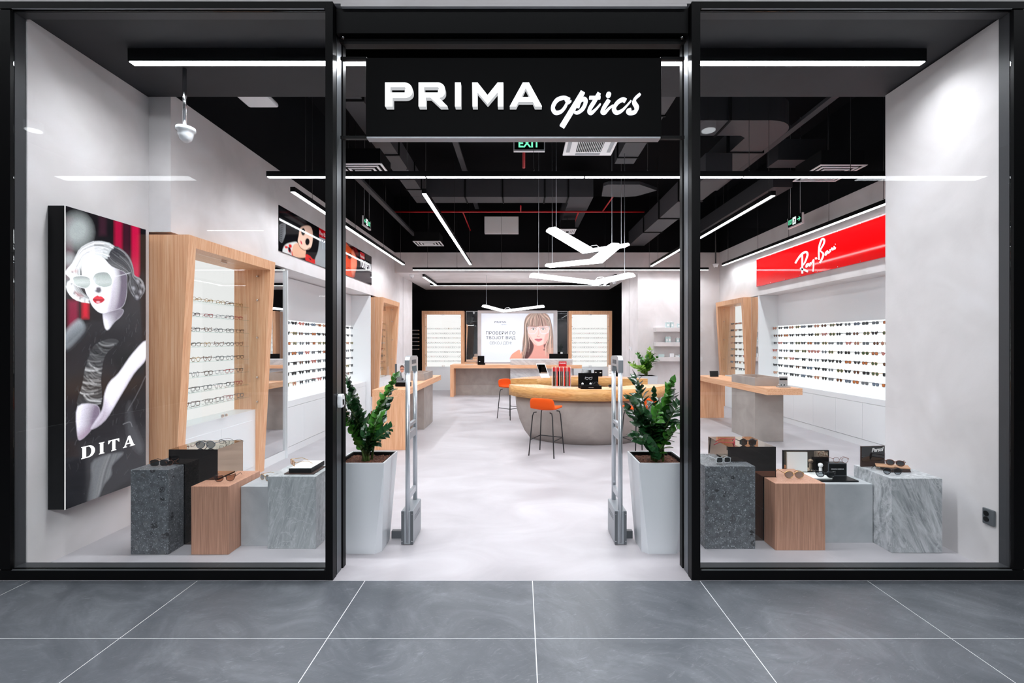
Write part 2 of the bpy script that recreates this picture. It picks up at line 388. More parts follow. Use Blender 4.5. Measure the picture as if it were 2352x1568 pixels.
# ------------------------------------------------------------ shop front
def shop_window(name, x0, x1, side, label):
    w = thing(name, label, None, ((x0+x1)/2, YF, 0), kind='structure')
    a, b = (x0+.084, x1) if side == 'l' else (x0, x1-.084)
    MB().box(x0, x1, YF, 3.28, .001, .072).box(a, b, 3.28, 3.362, .001, .078).build('bottom_rail', 'black', w)
    MB().box(a, b, 3.2905, 3.3625, .078, .0815).build('sill', 'frame_inner', w)
    MB().box(x0, x1, YF, 3.28, 4.101, 4.15).box(a, b, 3.28, 3.362, 4.0955, 4.15).build('top_rail', 'black', w)
    MB().box(a, b, 3.2905, 3.3625, 4.092, 4.0955).build('head_trim', 'frame_inner', w)
    if side == 'l': MB().box(x0, a, YF, 3.362, .0785, 4.09).build('jamb', 'black', w); MB().box(a, a+.003, 3.2905, 3.3625, .082, 4.09).build('jamb_trim', 'frame_inner', w)
    else: MB().box(b, x1, YF, 3.362, .0785, 4.09).build('jamb', 'black', w); MB().box(b-.003, b, 3.2905, 3.3625, .082, 4.09).build('jamb_trim', 'frame_inner', w)
    for z0, z1 in ((.072,.0755), (4.0975,4.101)):
        MB().box(a+.01, b-.01, YF+.001, YF+.008, z0, z1).build('glazing_bead', 'frame_edge', w)
    MB().box(a+.001, b-.001, 3.2815, 3.2895, .079, 4.0945).build('pane', 'pane', w)
    return w
shop_window('window_1', -3.745, -1.4015, 'l', 'tall shop window pane in a black frame before the light box')
shop_window('window_2', 1.289, 3.62, 'r', 'tall shop window pane in a black frame before the black socket')
for nm, s, xf, xo, lab in (('trim_1', 1, -1.3474, -1.4006, 'black door post with a grey shutter guide beside the light box window'), ('trim_2', -1, 1.2256, 1.288, 'black door post with a grey shutter guide beside the socket window')):
    t = thing(nm, lab, None, ((xf+xo)/2, 3.38, 0), kind='structure')
    lo = lambda a, b: (min(a,b), max(a,b))
    MB().box(*lo(xf, xo), YF, 3.325, 0, 4.15).build('front_post', 'black', t)
    MB().box(*lo(xf-.004*s, xo), 3.325, 3.333, 0, 4.13).build('edge_strip', 'frame_edge', t)
    MB().box(*lo(xf-.012*s, xo), 3.333, 3.343, 0, 4.13).build('groove', 'black_matt', t)
    MB().box(*lo(xf-.003*s, xo), 3.343, 3.425, 0, 4.13).build('shutter_guide', 'anodised', t)
    MB().box(*lo(xf-.010*s, xo), 3.425, 3.440, 0, 4.13).build('groove', 'black_matt', t)
    MB().box(*lo(xf+.004*s, xo), 3.440, 3.494, 0, 4.13).build('back_post', 'black', t)
t = thing('roller_shutter', 'black rolled shutter box over the shop entrance', 'shutter', (-.06, 3.4, 3.87))
MB().box(-1.342, 1.220, 3.31, 3.49, 3.955, 4.131).build('housing', 'black', t)
for k in range(3): MB().box(-1.34, 1.218, 3.36+.012*k, 3.372+.012*k, 3.925-.0*k+.0, 3.955).build('slat', 'black', t)
MB().box(-1.30, 1.18, 3.345, 3.405, 3.90, 3.925).build('bottom_bar', 'black', t)
for x in (-1.30, 1.18): MB().lathe([(.012,0),(.012,.012)], 10, (x, 3.33, 3.93)).build('bolt', 'chrome', t)

# ------------------------------------------------------------ sign
SD = 3.30
def zs(u, v): p = P(830+u/3.3127, 120+v/3.3127, SD); return p.x, p.z
sg = thing('shop_sign', 'black box sign with white lit letters reading PRIMA optics above the entrance', 'sign', (-.06, 3.34, 3.2))
MB().box(-1.141, 1.036, 3.348, 3.40, 3.215, 3.80).build('board', 'sign_black', sg, bevel=.003)
MB().box(-1.13, 1.025, 3.335, 3.40, 3.203, 3.214).build('bottom_trim', 'frame_edge', sg)
for x0, x1 in ((-1.336,-1.142), (1.037,1.214)):
    for z in (3.215, 3.80): MB().box(x0, x1, 3.37, 3.395, z, z+.022).build('bracket', 'black', sg)
def curve_mesh(splines, at, depth, bevel=0.):
    """filled outline with holes; splines are 2-D closed loops"""
    cu = bpy.data.curves.new('outline', 'CURVE'); cu.dimensions = '2D'; cu.fill_mode = 'BOTH'; cu.extrude = depth/2; cu.bevel_depth = bevel; cu.bevel_resolution = 0
    for sp in splines:
        q = cu.splines.new('POLY'); q.points.add(len(sp)-1); q.use_cyclic_u = True
        for pt, c in zip(q.points, sp): pt.co = (c[0], c[1], 0, 1)
    ob = bpy.data.objects.new('outline', cu); COL.objects.link(ob)
    dg = bpy.context.evaluated_depsgraph_get(); me = bpy.data.meshes.new_from_object(ob.evaluated_get(dg))
    bpy.data.objects.remove(ob); mb = MB()
    mb.add([at(v.co.x, v.co.y, v.co.z+depth/2) for v in me.vertices], [tuple(p.vertices) for p in me.polygons])
    bpy.data.meshes.remove(me); bpy.data.curves.remove(cu)
    return mb
def text_mesh(body, at, size, width=None, depth=.001, spacing=1.0, shear=0., align='LEFT', offset=0.):
    cu = bpy.data.curves.new('text', 'FONT'); cu.body = body; cu.size = size; cu.extrude = depth/2; cu.space_character = spacing; cu.shear = shear; cu.resolution_u = 3; cu.offset = offset
    ob = bpy.data.objects.new('text', cu); COL.objects.link(ob)
    dg = bpy.context.evaluated_depsgraph_get(); me = bpy.data.meshes.new_from_object(ob.evaluated_get(dg))
    bpy.data.objects.remove(ob); xs = [v.co.x for v in me.vertices] or [0, 1]
    x0, x1 = min(xs), max(xs); k = 1 if width is None else width/(x1-x0)
    mb = MB(); mb.add([at((v.co.x-x0)*k, v.co.y, v.co.z+depth/2) for v in me.vertices], [tuple(p.vertices) for p in me.polygons])
    bpy.data.meshes.remove(me); bpy.data.curves.remove(cu); return mb
def arc(cx, cy, rx, ry, a0, a1, n=7):
    return [(cx+rx*math.cos(R(a0+(a1-a0)*k/n)), cy+ry*math.sin(R(a0+(a1-a0)*k/n))) for k in range(n+1)]
letters = {
 'P': [[(180,230),(330,230)] + arc(330,285,58,55,-90,0) + arc(330,300,58,45,0,90) + [(236,345),(236,410),(180,410)], [(220,262),(330,262)] + arc(325,275,12,12,-60,60,4) + [(330,306),(220,306)]],
 'R': [[(435,230),(585,230)] + arc(585,283,52,53,-90,0) + arc(585,298,52,46,0,70) + [(590,345),(655,410),(598,410),(525,342),(489,342),(489,410),(435,410)], [(476,262),(582,262)] + arc(578,275,12,12,-60,60,4) + [(582,306),(476,306)]],
 'I': [[(712,230),(756,230),(756,410),(712,410)]],
 'M': [[(843,230),(885,230),(960,325),(1036,230),(1080,230),(1080,410),(1038,410),(1038,300),(960,392),(882,300),(882,410),(845,410)]],
 'A': [[(1228,230),(1276,230),(1374,410),(1322,410),(1306,374),(1196,374),(1178,410),(1129,410)], [(1251,268),(1284,340),(1216,340)]]}
for ch, sp in letters.items():
    lt_ = curve_mesh(sp, lambda u, v, d: (lambda p: (p[0], SD+.047-d, p[1]))(zs(u, v)), .040).build('letter', 'letter_side', sg)
    curve_mesh(sp, lambda u, v, d: (lambda p: (p[0], SD+.0045-d, p[1]))(zs(u, v)), .0045).build('letter_face', 'letter_glow', lt_)
script = [
 ([(1590,340),(1545,325),(1490,345),(1460,400),(1480,440),(1525,430),(1560,385),(1570,345),(1555,330),(1575,365),(1600,350)], [16,20,26,30,24,20,20,16,14,12,8]),
 ([(1690,282),(1650,350),(1590,450),(1530,548)], [36,38,40,40]),
 ([(1655,400),(1672,350),(1700,335),(1712,360),(1690,410),(1650,440),(1625,435)], [18,20,26,30,26,18,10]),
 ([(1815,292),(1775,360),(1740,420),(1755,442),(1790,415),(1825,375)], [28,30,28,24,14,10]),
 ([(1740,325),(1825,325)], [18,18]),
 ([(1890,345),(1860,390),(1840,430),(1860,440),(1895,405),(1925,385)], [30,30,26,22,14,10]),
 ([(2020,350),(1995,340),(1955,365),(1930,410),(1950,440),(1990,425),(2030,385),(2060,350)], [28,26,26,28,24,18,12,10]),
 ([(2130,298),(2095,330),(2085,360),(2105,400),(2090,435),(2050,442),(2035,425),(2060,415)], [18,20,26,30,26,24,20,16])]
sc = MB()
for pts, w in script: sc.ribbon(pts, w, lambda u, v, d: (lambda p: (p[0], 3.348-d, p[1]))(zs(u, v)), .022, sub=5)
dt = arc(1888, 303, 19, 19, 0, 360, 12)[:-1]
sc.prism([zs(*q) for q in dt], 'y', 3.326, 3.348)
sc.build('script_lettering', 'script_glow', sg)

# ------------------------------------------------------------ lamps
def lamp(label, a, b, z, wires=(), ztop=5.69, w=.06, h=.068, group='black linear pendant lamps', segs=1, dm='lamp'):
    a = Vector((*a, z)); b = Vector((*b, z)); mid = (a+b)/2
    t = thing('linear_lamp', label, 'lamp', mid, group=group)
    along_x = abs(b.x-a.x) > abs(b.y-a.y)
    def bar(name, z0, z1, hw, mat, i0=0., i1=0.):
        if along_x: mb = MB().box(min(a.x,b.x)+i0, max(a.x,b.x)-i1, a.y-hw, a.y+hw, z0, z1)
        else: mb = MB().box(a.x-hw, a.x+hw, min(a.y,b.y)+i0, max(a.y,b.y)-i1, z0, z1)
        return mb.build(name, mat, t)
    bar('housing', z+.006, z+h, w/2, 'black')
    n = segs
    L = (b-a).length
    for k in range(n):
        bar('diffuser', z, z+.006, w/2-.004, dm, .01+L*k/n, .01+L*(n-1-k)/n)
    ld = bpy.data.lights.new('lamp_beam', 'AREA'); ld.shape = 'RECTANGLE'; ld.size = L-.03; ld.size_y = w-.01; ld.spread = R(146); ld.color = (.93,.96,1.0)
    ld.energy = LAMP_W*L*(2.2 if dm == 'lamp_front' else 1.0)
    lo_ = bpy.data.objects.new('lamp_beam', ld); COL.objects.link(lo_); lo_.parent = t; lo_.location = (0,0,-.003); lo_.rotation_euler = (0,0,0 if along_x else R(90))
    for f in wires:
        p = a.lerp(b, f); MB().tube([(p.x, p.y, z+h), (p.x, p.y, ztop)], .003, 5).build('wire', 'rod_black', t)
        MB().lathe([(.007,0),(.007,.03)], 8, (p.x, p.y, z+h)).build('wire_grip', 'chrome', t)
    return t
lamp('long linear lamp fixed under the grey bulkhead inside the shop windows', (-3.21,3.745), (3.316,3.745), 3.998, (), segs=2, h=.108, dm='lamp_front')
lamp('long black linear pendant lamp hung crosswise behind the sign', (-3.06,5.5), (4.6,5.5), 3.695, (.06,.22,.42,.6,.76,.92), segs=4)
lamp('linear pendant lamp hung along the wall with posters', (-2.985,5.95), (-2.985,11.6), 3.67, (.1,.4,.7,.95), segs=3)
lamp('linear pendant lamp hung along the wall above the red sign', (5.20,5.95), (5.20,11.7), 3.67, (.1,.3,.5,.7,.95), segs=3)
lamp('linear pendant lamp running into the depth over the table with the portrait card', (-1.28,6.02), (-1.28,11.6), 3.67, (.02,.5,.95), segs=2)
lamp('linear pendant lamp running into the depth over the counter and shelf block', (3.39,6.1), (3.39,11.8), 3.67, (.02,.5,.9), segs=2)
lamp('linear pendant lamp hung crosswise before the pale bulkhead of the reception', (-2.86,12.05), (4.97,12.05), 3.61, (.05,.15,.3,.46,.65,.8,.92), segs=3)
lamp('linear lamp under the reception ceiling before the black wall', (-2.9,14.6), (2.85,14.6), 3.51, (), h=.09)
lamp('short linear lamp under the reception ceiling beside the wall with posters', (-2.7,12.65), (-2.7,14.45), 3.51, (), h=.09)
lamp('short linear lamp under the reception ceiling beside the shelf block', (2.65,12.65), (2.65,14.45), 3.51, (), h=.09)
def mall_lamp(label, x0, x1, y, z, hw, dm):
    t = thing('mall_lamp', label, 'lamp', ((x0+x1)/2,y,z), group='mall passage lamps')
    MB().box(x0, x1, y-hw-.01, y+hw+.01, z+.01, z+.1).build('housing', 'black', t)
    MB().box(x0+.02, x1-.02, y-hw, y+hw, z, z+.01).build('diffuser', dm, t)
    for f in (.1,.9): x = x0+(x1-x0)*f; MB().tube([(x,y,z+.1),(x,y,5.59)], .004, 5).build('wire', 'rod_black', t)
mall_lamp('added unseen fill lamp above the passage along the shop front', -8.5, 8.5, 1.9, 5.45, .05, 'mall_lamp')  # unseen lamp added to light the mall floor, its reflection kept out of frame
mall_lamp('added broad fill lamp over the passage facing the entrance', -3.4, 3.0, -3.2, 5.0, .4, 'mall_fill')  # added lamp to brighten the pedestal fronts, placed clear of pane reflections
mall_lamp('wide flat mall lamp over the passage on the light box side', -9.3, -6.6, -2.6, 5.0, .12, 'mall_panel')
mall_lamp('wide flat mall lamp over the passage on the socket window side', 6.8, 9.3, -2.6, 5.0, .12, 'mall_panel')
mall_lamp('thin short mall lamp on the far side of the passage', -9.3, -7.6, -6.9, 5.0, .02, 'mall_lamp')
mall_lamp('thin short mall lamp deep in the passage before the dark wall', -6.6, -4.2, -8.3, 3.2, .02, 'mall_lamp')
for x, lab in ((2.93,'round mall downlight facing the socket window'), (-7.6,'round mall downlight facing the light box window')):
    t = thing('downlight', lab, 'lamp', (x,-.53,5.0), group='round mall downlights'); MB().lathe([(.11,0),(.11,.12)], 20, (x,-.53,5.011)).build('housing', 'white', t); MB().lathe([(.10,0),(.10,.01)], 20, (x,-.53,5.0)).build('diffuser', 'mall_panel', t); MB().tube([(x,-.53,5.131),(x,-.53,5.59)], .01, 6).build('rod', 'rod_black', t)

def wing(label, e1, v, e2, wires):
    """chevron pendant: end, vertex, end as 3-D points"""
    e1, v, e2 = Vector(e1), Vector(v), Vector(e2)
    t = thing('wing_lamp', label, 'lamp', v, group='white chevron pendant lamps')
    hw, th = .15, .055
    d1 = (v-e1).normalized(); d2 = (e2-v).normalized()
    def flat(d): s = Vector((d.y,-d.x,0)); return s.normalized()
    n1, n2 = flat(d1), flat(d2); nm = (n1+n2); nm = nm.normalized() / max(.5, nm.normalized().dot(n1))
    prof = []
    for c, n, tp in ((e1,n1,.72), (v,nm,1), (e2,n2,.72)): prof.append((c, n*hw*tp))
    lens = MB(); body = MB()
    for (c0, s0), (c1, s1) in zip(prof[:-1], prof[1:]):
        up = Vector((0,0,th)); i = .96
        lens.hexa([c0-s0*i, c0+s0*i, c1+s1*i, c1-s1*i, c0-s0*i+Vector((0,0,.022)), c0+s0*i+Vector((0,0,.022)), c1+s1*i+Vector((0,0,.022)), c1-s1*i+Vector((0,0,.022))])
        k = Vector((0,0,.0225))
        body.hexa([c0-s0+k, c0+s0+k, c1+s1+k, c1-s1+k, c0-s0*.5+up, c0+s0*.5+up, c1+s1*.5+up, c1-s1*.5+up])
    body.build('shell', 'vlamp_side', t); lens.build('diffuser', 'vlamp', t)
    for p in wires:
        p = Vector(p); MB().tube([p+Vector((0,0,th)), (p.x, p.y, 3.595 if p.y > YB else 4.78 if (1.6 < p.x < 2 and p.y < 7.95) else 5.69)], .004, 5).build('wire', 'alu', t)
    m = v+Vector((0,0,th)); MB().tube([m, m+Vector((.05,.0,.06)), m+Vector((.14,0,.07)), m+Vector((.2,0,.02))], .006, 6).build('cable', 'white', t)
def lp(a, b, f): return Vector(a).lerp(Vector(b), f)
W1 = (P(1268,530,6.9), P(1352,579,8.0), P(1440,566,8.15)); W2 = (P(1258,613,8.5), P(1368,602,8.0), P(1413,566,7.05))
W3 = (P(1222,635,7.6), P(1366,652,8.1), P(1448,634,7.3)); W4 = (P(1112,704,12.8), P(1158,716,13.3), P(1248,705,12.85))
for w_, lab in ((W1,'topmost white chevron pendant over the round counter'), (W2,'middle white chevron pendant over the round counter'), (W3,'lowest white chevron pendant over the round counter'), (W4,'white chevron pendant before the portrait of the blonde woman')):
    wing(lab, *w_, [lp(w_[0], w_[1], .1), lp(w_[2], w_[1], .15)])
# ------------------------------------------------------------ wooden glass-front cabinets
SHELF_Z = [2.158,1.990,1.824,1.658,1.492,1.327,1.163,.999]
def cabinet(label, loc, rotz, Wd, H=2.765, ft=.18, fb=.03, light='case_back_glow'):
    t = thing('display_cabinet', label, 'cabinet', loc, rotz, 'oak display cabinets with glass doors')
    fr = lambda z: -(fb + (ft-fb)*z/H)
    s, bk = .105, .32
    for x0, x1 in ((0,s), (Wd-s,Wd)):
        MB().prism([(fr(0),0), (fr(H),H), (bk,H), (bk,0)], 'x', x0, x1).build('side_panel', 'oak', t, local=True)
    zt = H-.115
    MB().prism([(fr(zt),zt), (fr(H),H), (bk,H), (bk,zt)], 'x', s, Wd-s).build('top_panel', 'oak', t, local=True)
    MB().box(s, Wd-s, bk-.02, bk, .82, zt).build('back_panel', light, t, local=True)
    MB().box(s, Wd-s, .024, bk-.02, .0, .83).build('base_unit', 'white', t, local=True)
    for k in range(2):
        a = s+.04 + k*(Wd/2-s-.04); b = a + Wd/2-s-.04-.004
        MB().box(a, b, .018, .0235, .10, .70).build('door', 'white', t, local=True)
    for z in SHELF_Z: MB().box(s+.03, Wd-s-.03, .09, .285, z-.008, z).build('shelf', 'shelf_glass', t, local=True)
    for k in range(2):
        a, b = (s+.004, Wd/2-.002) if k == 0 else (Wd/2+.002, Wd-s-.004)
        d = MB().box(a, b, -.006, 0, .84, zt-.004).build('glass_door', 'thin_glass', t, local=True)
        xe = (b-.03) if k == 0 else (a+.03)
        off = Vector(d.location)
        q = MB().box(xe-.018, xe+.018, -.016, -.0065, .845, .875).tube([(xe,-.014,.86),(xe,-.03,.86)], .008, 8).build('lock', 'chrome', d, local=True); q.location -= off
        xh = a+.012 if k == 0 else b-.012
        for z in (2.567,2.255,1.767,1.25,.933):
            q = MB().tube([(xh,-.02,z),(xh,-.0065,z)], .014, 8).build('hinge', 'chrome', d, local=True); q.location -= off
    MB().box(Wd/2-.05, Wd/2+.05, -.016, -.0065, zt-.03, zt-.005).build('top_clamp', 'chrome', t, local=True)
    return t
cab_spots = []
def shelf_spots(loc, rotz, Wd, n, zs_, y=.17, jit=.02):
    c, s = math.cos(rotz), math.sin(rotz); out = []
    for r, z in enumerate(zs_):
        for i in range(n):
            x = .2 + (Wd-.4)*i/(n-1) + random.uniform(-jit, jit)
            out.append((r, Vector((loc[0]+c*x-s*y, loc[1]+s*x+c*y, z)), rotz + random.uniform(-.12,.12)))
    return out
CABS = {
 'near': ((-3.44,4.470,0), R(90), 1.575, 'large oak display cabinet beside the tall light box'),
 'far':  ((-3.43,10.715,0), R(90), 1.50, 'oak display cabinet at the far end of the wall with posters'),
 'sun':  ((5.425,12.245,0), R(-90), 1.51, 'oak display cabinet at the far end of the wall with the red sign'),
 'bl':   ((-3.48,16.10,0), 0, 1.48, 'oak display cabinet on the black wall beside the dark alcove shelves'),
 'br':   ((1.695,16.10,0), 0, 1.52, 'oak display cabinet on the black wall behind the monitor')}
for k, (l, rz, w, lab) in CABS.items():
    if k in ('bl', 'br'): cabinet(lab, l, rz, w, 2.80, .10, .03)
    else: cabinet(lab, l, rz, w)
def mirror(label, x0, x1, y0, y1, z0, z1, axis, frame='white'):
    t = thing('mirror', label, 'mirror', ((x0+x1)/2, (y0+y1)/2, z0), group='tall wall mirrors')
    MB().box(x0, x1, y0, y1, z0, z1).build('glass', 'mirror', t)
    e = .006
    if axis == 'x': fr = MB().box(x0, x1, y0-e, y0-.0005, z0, z1).box(x0, x1, y1+.0005, y1+e, z0, z1)
    else: fr = MB().box(x0-e, x0-.0005, y0, y1, z0, z1).box(x1+.0005, x1+e, y0, y1, z0, z1).box(x0-e, x1+e, y0, y1, z1+.0005, z1+.012)
    fr.build('edge', frame, t); return t
mirror('mirror strip between the large oak cabinet and the white display wall', -3.50, -3.47, 6.060, 6.69, .125, 2.77, 'x')
tag(MB().box(-3.60, -3.465, 6.053, 6.697, 0, .12).build('plinth', 'white'), 'low white plinth under the mirror beside the large oak cabinet', 'plinth')
mirror('mirror strip beside the far oak cabinet under the posters', -3.46, -3.435, 10.425, 10.70, .12, 2.77, 'x')
mirror('mirror strip beside the oak cabinet under the red sign', 5.435, 5.46, 10.42, 10.72, .12, 2.75, 'x')
mirror('mirror on the black wall beside the alcove cabinet', -1.945, -1.55, 16.30, 16.33, .3, 2.80, 'y')
mirror('mirror on the black wall behind the monitor', 1.315, 1.675, 16.30, 16.33, .3, 2.80, 'y')

# ------------------------------------------------------------ white sunglass display walls
ROWZ = [2.033,1.866,1.700,1.535,1.370,1.205,1.035]
def display(label, s, xf, xb, xbase, y0, y1, door_y):
    t = thing('display_wall', label, 'display', ((xf+xb)/2, (y0+y1)/2, 0), group='white backlit sunglass display walls')
    lo = lambda a, b: (min(a,b), max(a,b))
    MB().box(*lo(xb, xb+s*.03), y0, y1, 2.075, 2.775).build('upper_panel', 'white_gloss', t)
    MB().box(*lo(xb, xb+s*.03), y0, y1, .809, 2.073).build('light_panel', 'back_light', t)
    MB().box(*lo(xf, xb+s*.03), y1, y1+.03, 0, 2.765).build('side_panel', 'white', t)
    if y0 > 6: MB().box(*lo(xf, xb+s*.03), y0-.018, y0, 0, 2.765).build('side_panel', 'white', t)
    MB().box(*lo(xbase, xb), y0+.001, y1-.001, .715, .808).build('worktop', 'white', t)
    MB().box(*lo(xbase+s*.02, xb), y0+.001, y1-.001, .115, .7145).build('carcass', 'grey_card', t)
    MB().box(*lo(xbase+s*.004, xb), y0+.001, y1-.001, 0, .105).build('plinth', 'white', t)
    for a, b in door_y: MB().box(*lo(xbase, xbase+s*.019), a+.002, b-.002, .112, .710).build('door', 'white', t)
    for z in ROWZ: MB().box(*lo(xb-s*.17, xb-s*.001), y0+.01, y1-.01, z-.045, z-.039).build('shelf', 'acrylic', t)
display('white backlit display wall of sunglasses under the posters', -1, XL, -3.876, -3.53, 6.72, 10.38, [(6.78+.63*k, min(10.36, 7.41+.63*k)) for k in range(6)])
display('white backlit display wall of sunglasses under the red sign', 1, XR, 5.87, 5.62, 4.5, 10.37, [(max(4.52,4.336+.63*k), 4.966+.63*k) for k in range(9)] + [(10.006,10.36)])

# ------------------------------------------------------------ tables
def table(label, x0, x1, y0, y1, leg, py0, py1, px0, px1):
    t = thing('display_table', label, 'table', ((x0+x1)/2, (y0+y1)/2, 0), group='oak tables on cement blocks')
    MB().box(x0, x1, y0, y1, .847, .953).build('table_top', 'oak_y', t, bevel=.002)
    MB().box(x0, x1, *leg, 0, .8465).build('leg', 'oak', t, bevel=.002)
    MB().box(px0, px1, py0, py1, 0, .8465).build('pedestal', 'cement', t, bevel=.004)
    q = MB(); w = .03
    q.box(px0, px1, py0, py0+w, .9535, 1.095).box(px0, px1, py1-w, py1, .9535, 1.095).box(px0, px0+w, py0+w, py1-w, .9535, 1.095).box(px1-w, px1, py0+w, py1-w, .9535, 1.095)
    q.build('tray', 'cement', t)
table('oak table on a cement block along the wall with posters', -2.35, -1.82, 7.20, 10.38, (7.20,7.30), 8.89, 9.76, -2.33, -1.887)
table('oak table on a cement block along the wall with the red sign', 4.0, 4.585, 7.40, 10.36, (10.26,10.36), 7.81, 8.67, 4.02, 4.51)

# ------------------------------------------------------------ round counter
RC = Vector((1.2, 8.73)); RO, RI, CUT = 1.54, 1.07, .62
def ring_part(name, t, prof_o, prof_i, front, mat, mats=None, n=40):
    """swept ring segment cut by a straight line; prof lists of (radius, z) from bottom to top"""
    mb = MB()
    def pt(r, z, f):
        a = math.asin(min(1, CUT/r)); th = (-PI+a) + (PI-2*a)*f
        if not front: th = -th
        return (RC.x+r*math.cos(th), RC.y+r*math.sin(th), z)
    loop = prof_o + prof_i[::-1]; k = len(loop)
    for i in range(n+1):
        for r, z in loop: mb.v.append(pt(r, z, i/n))
    for i in range(n):
        for j in range(k):
            q = (i*k+j, i*k+(j+1)%k, (i+1)*k+(j+1)%k, (i+1)*k+j)
            mb.f.append(q); mb.m.append(0 if j != len(prof_o)-1 else 1); mb.sm.append(j != len(prof_o)-1 and j != k-1)
    mb.f.append(tuple(range(k))); mb.m.append(0); mb.sm.append(False)
    mb.f.append(tuple(n*k+j for j in range(k-1,-1,-1))); mb.m.append(0); mb.sm.append(False)
    return mb.build(name, mat, t)
for front, lab in ((True, 'curved front half of the round oak counter with orange stools'), (False, 'curved rear half of the round oak counter')):
    t = thing('curved_counter', lab, 'counter', (RC.x, RC.y-1.1 if front else RC.y+1.1, 0), group='two halves of the round counter')
    ring_part('counter_band', t, [(RO,.768),(RO,.953)], [(RI,.768),(RI,.953)], front, ['oak_band','oak_y'])
    ring_part('base', t, [(1.20,0),(1.29,.14),(1.37,.34),(1.42,.56),(1.44,.767)], [(1.10,0),(1.12,.14),(1.14,.34),(1.16,.56),(1.18,.767)], front, ['cement','cement'])

# ------------------------------------------------------------ reception
t = thing('reception_desk', 'oak reception desk with a cement front before the black wall', 'desk', (-1.2,14.5,0))
MB().box(-2.2, -.33, 14.18, 15.0, .888, .992).box(-.33, 1.9, 14.12, 14.232, .888, .992).build('desk_top', 'oak_x', t)
MB().box(-2.2, -2.09, 14.18, 15.0, 0, .8875).build('leg', 'oak', t)
MB().box(-2.0895, -.33, 14.62, 14.68, 0, .8875).build('front_panel', 'cement', t)
t = thing('marble_counter', 'grey veined marble counter block at the reception', 'counter', (.65,14.45,0))
MB().box(-.325, 1.62, 14.24, 14.62, 0, 1.155).build('block', 'marble_desk', t)
MB().box(-.325, 1.62, 14.24, 14.62, 1.1555, 1.172).build('top_slab', 'white', t)
t = thing('monitor', 'black computer monitor seen from behind over the marble counter', 'monitor', (1.23,14.85,.993))
MB().box(.93, 1.55, 14.84, 14.87, 1.04, 1.325).build('screen', 'black', t, bevel=.006)
MB().box(1.2, 1.28, 14.872, 14.90, .99, 1.2).build('stand', 'black', t); MB().box(1.1, 1.38, 14.80, 14.99, .9725, .9895).build('foot', 'black', t)
tag(MB().box(.75, 1.75, 14.70, 15.3, .92, .972).box(.75, .79, 14.70, 15.3, 0, .92).box(1.71, 1.75, 14.70, 15.3, 0, .92).build('work_table', 'white'), 'plain white work table behind the marble counter', 'table')

# ------------------------------------------------------------ window pedestals
def ped(name, pts, h, mat, label, bevel=.0025, group='window pedestals'):
    return tag(MB().prism(pts, 'z', 0, h).build(name, mat, bevel=bevel), label, 'pedestal', group)
rect = lambda a, b, c, d: [(a,c),(b,c),(b,d),(a,d)]
ped('terrazzo_pedestal', [(-3.14,3.662),(-2.836,3.662),(-2.836,3.830),(-2.974,3.830),(-2.974,4.08),(-3.14,4.08)], .680, 'terrazzo', 'dark terrazzo pedestal beside the tall light box')
ped('oak_pedestal', [(-2.65,3.658),(-2.349,3.658),(-2.349,4.10),(-2.548,4.10),(-2.548,3.830),(-2.65,3.830)], .549, 'oak_block', 'oak pedestal holding brown cat-eye sunglasses')
ped('concrete_pedestal', rect(-2.345,-2.098,3.812,4.27), .499, 'concrete', 'low grey pedestal between the oak pedestal and the swirled marble one')
ped('marble_pedestal', rect(-2.093,-1.693,3.762,4.106), .598, 'marble_swirl', 'swirled grey marble pedestal carrying a black tray of orange sunglasses')
ped('terrazzo_pedestal', [(1.523,3.758),(1.938,3.758),(1.938,3.906),(1.776,3.906),(1.776,4.18),(1.523,4.18)], .683, 'terrazzo', 'dark terrazzo pedestal holding square grey sunglasses')
ped('oak_pedestal', [(2.09,3.734),(2.50,3.734),(2.50,4.166),(2.204,4.166),(2.204,3.906),(2.09,3.906)], .549, 'oak_block', 'oak pedestal holding butterfly sunglasses')
ped('concrete_pedestal', rect(2.506,3.0,3.876,4.27), .499, 'concrete', 'low grey pedestal carrying the bronze mirror tray')
ped('marble_pedestal', rect(3.006,3.419,3.689,4.106), .603, 'marble', 'streaked grey marble pedestal carrying the Persol panel')
def bronze(label, x0, x1, y0, y1, h):
    t = thing('mirror_pedestal', label, 'pedestal', ((x0+x1)/2,(y0+y1)/2,0), group='window pedestals')
    MB().box(x0+.004, x1-.004, y0+.004, y1-.004, 0, h).build('body', 'bronze_mirror', t)
    MB().box(x0+.0042, x1-.0042, y0+.0015, y0+.0038, .001, h-.0045).build('front_glass', 'smoked_mirror', t)
    e = MB()
    for x in (x0, x1-.004):
        e.box(x, x+.004, y0, y0+.004, 0, h)
    e.box(x0, x1, y0, y0+.0038, h-.004, h).build('edge_trim', 'black', t)
bronze('bronze mirror pedestal behind the dark terrazzo block and aviator sunglasses', -2.968, -2.557, 3.836, 4.20, .804)
bronze('bronze mirror pedestal carrying red frames and black hexagonal sunglasses', 1.783, 2.196, 3.914, 4.34, .808)

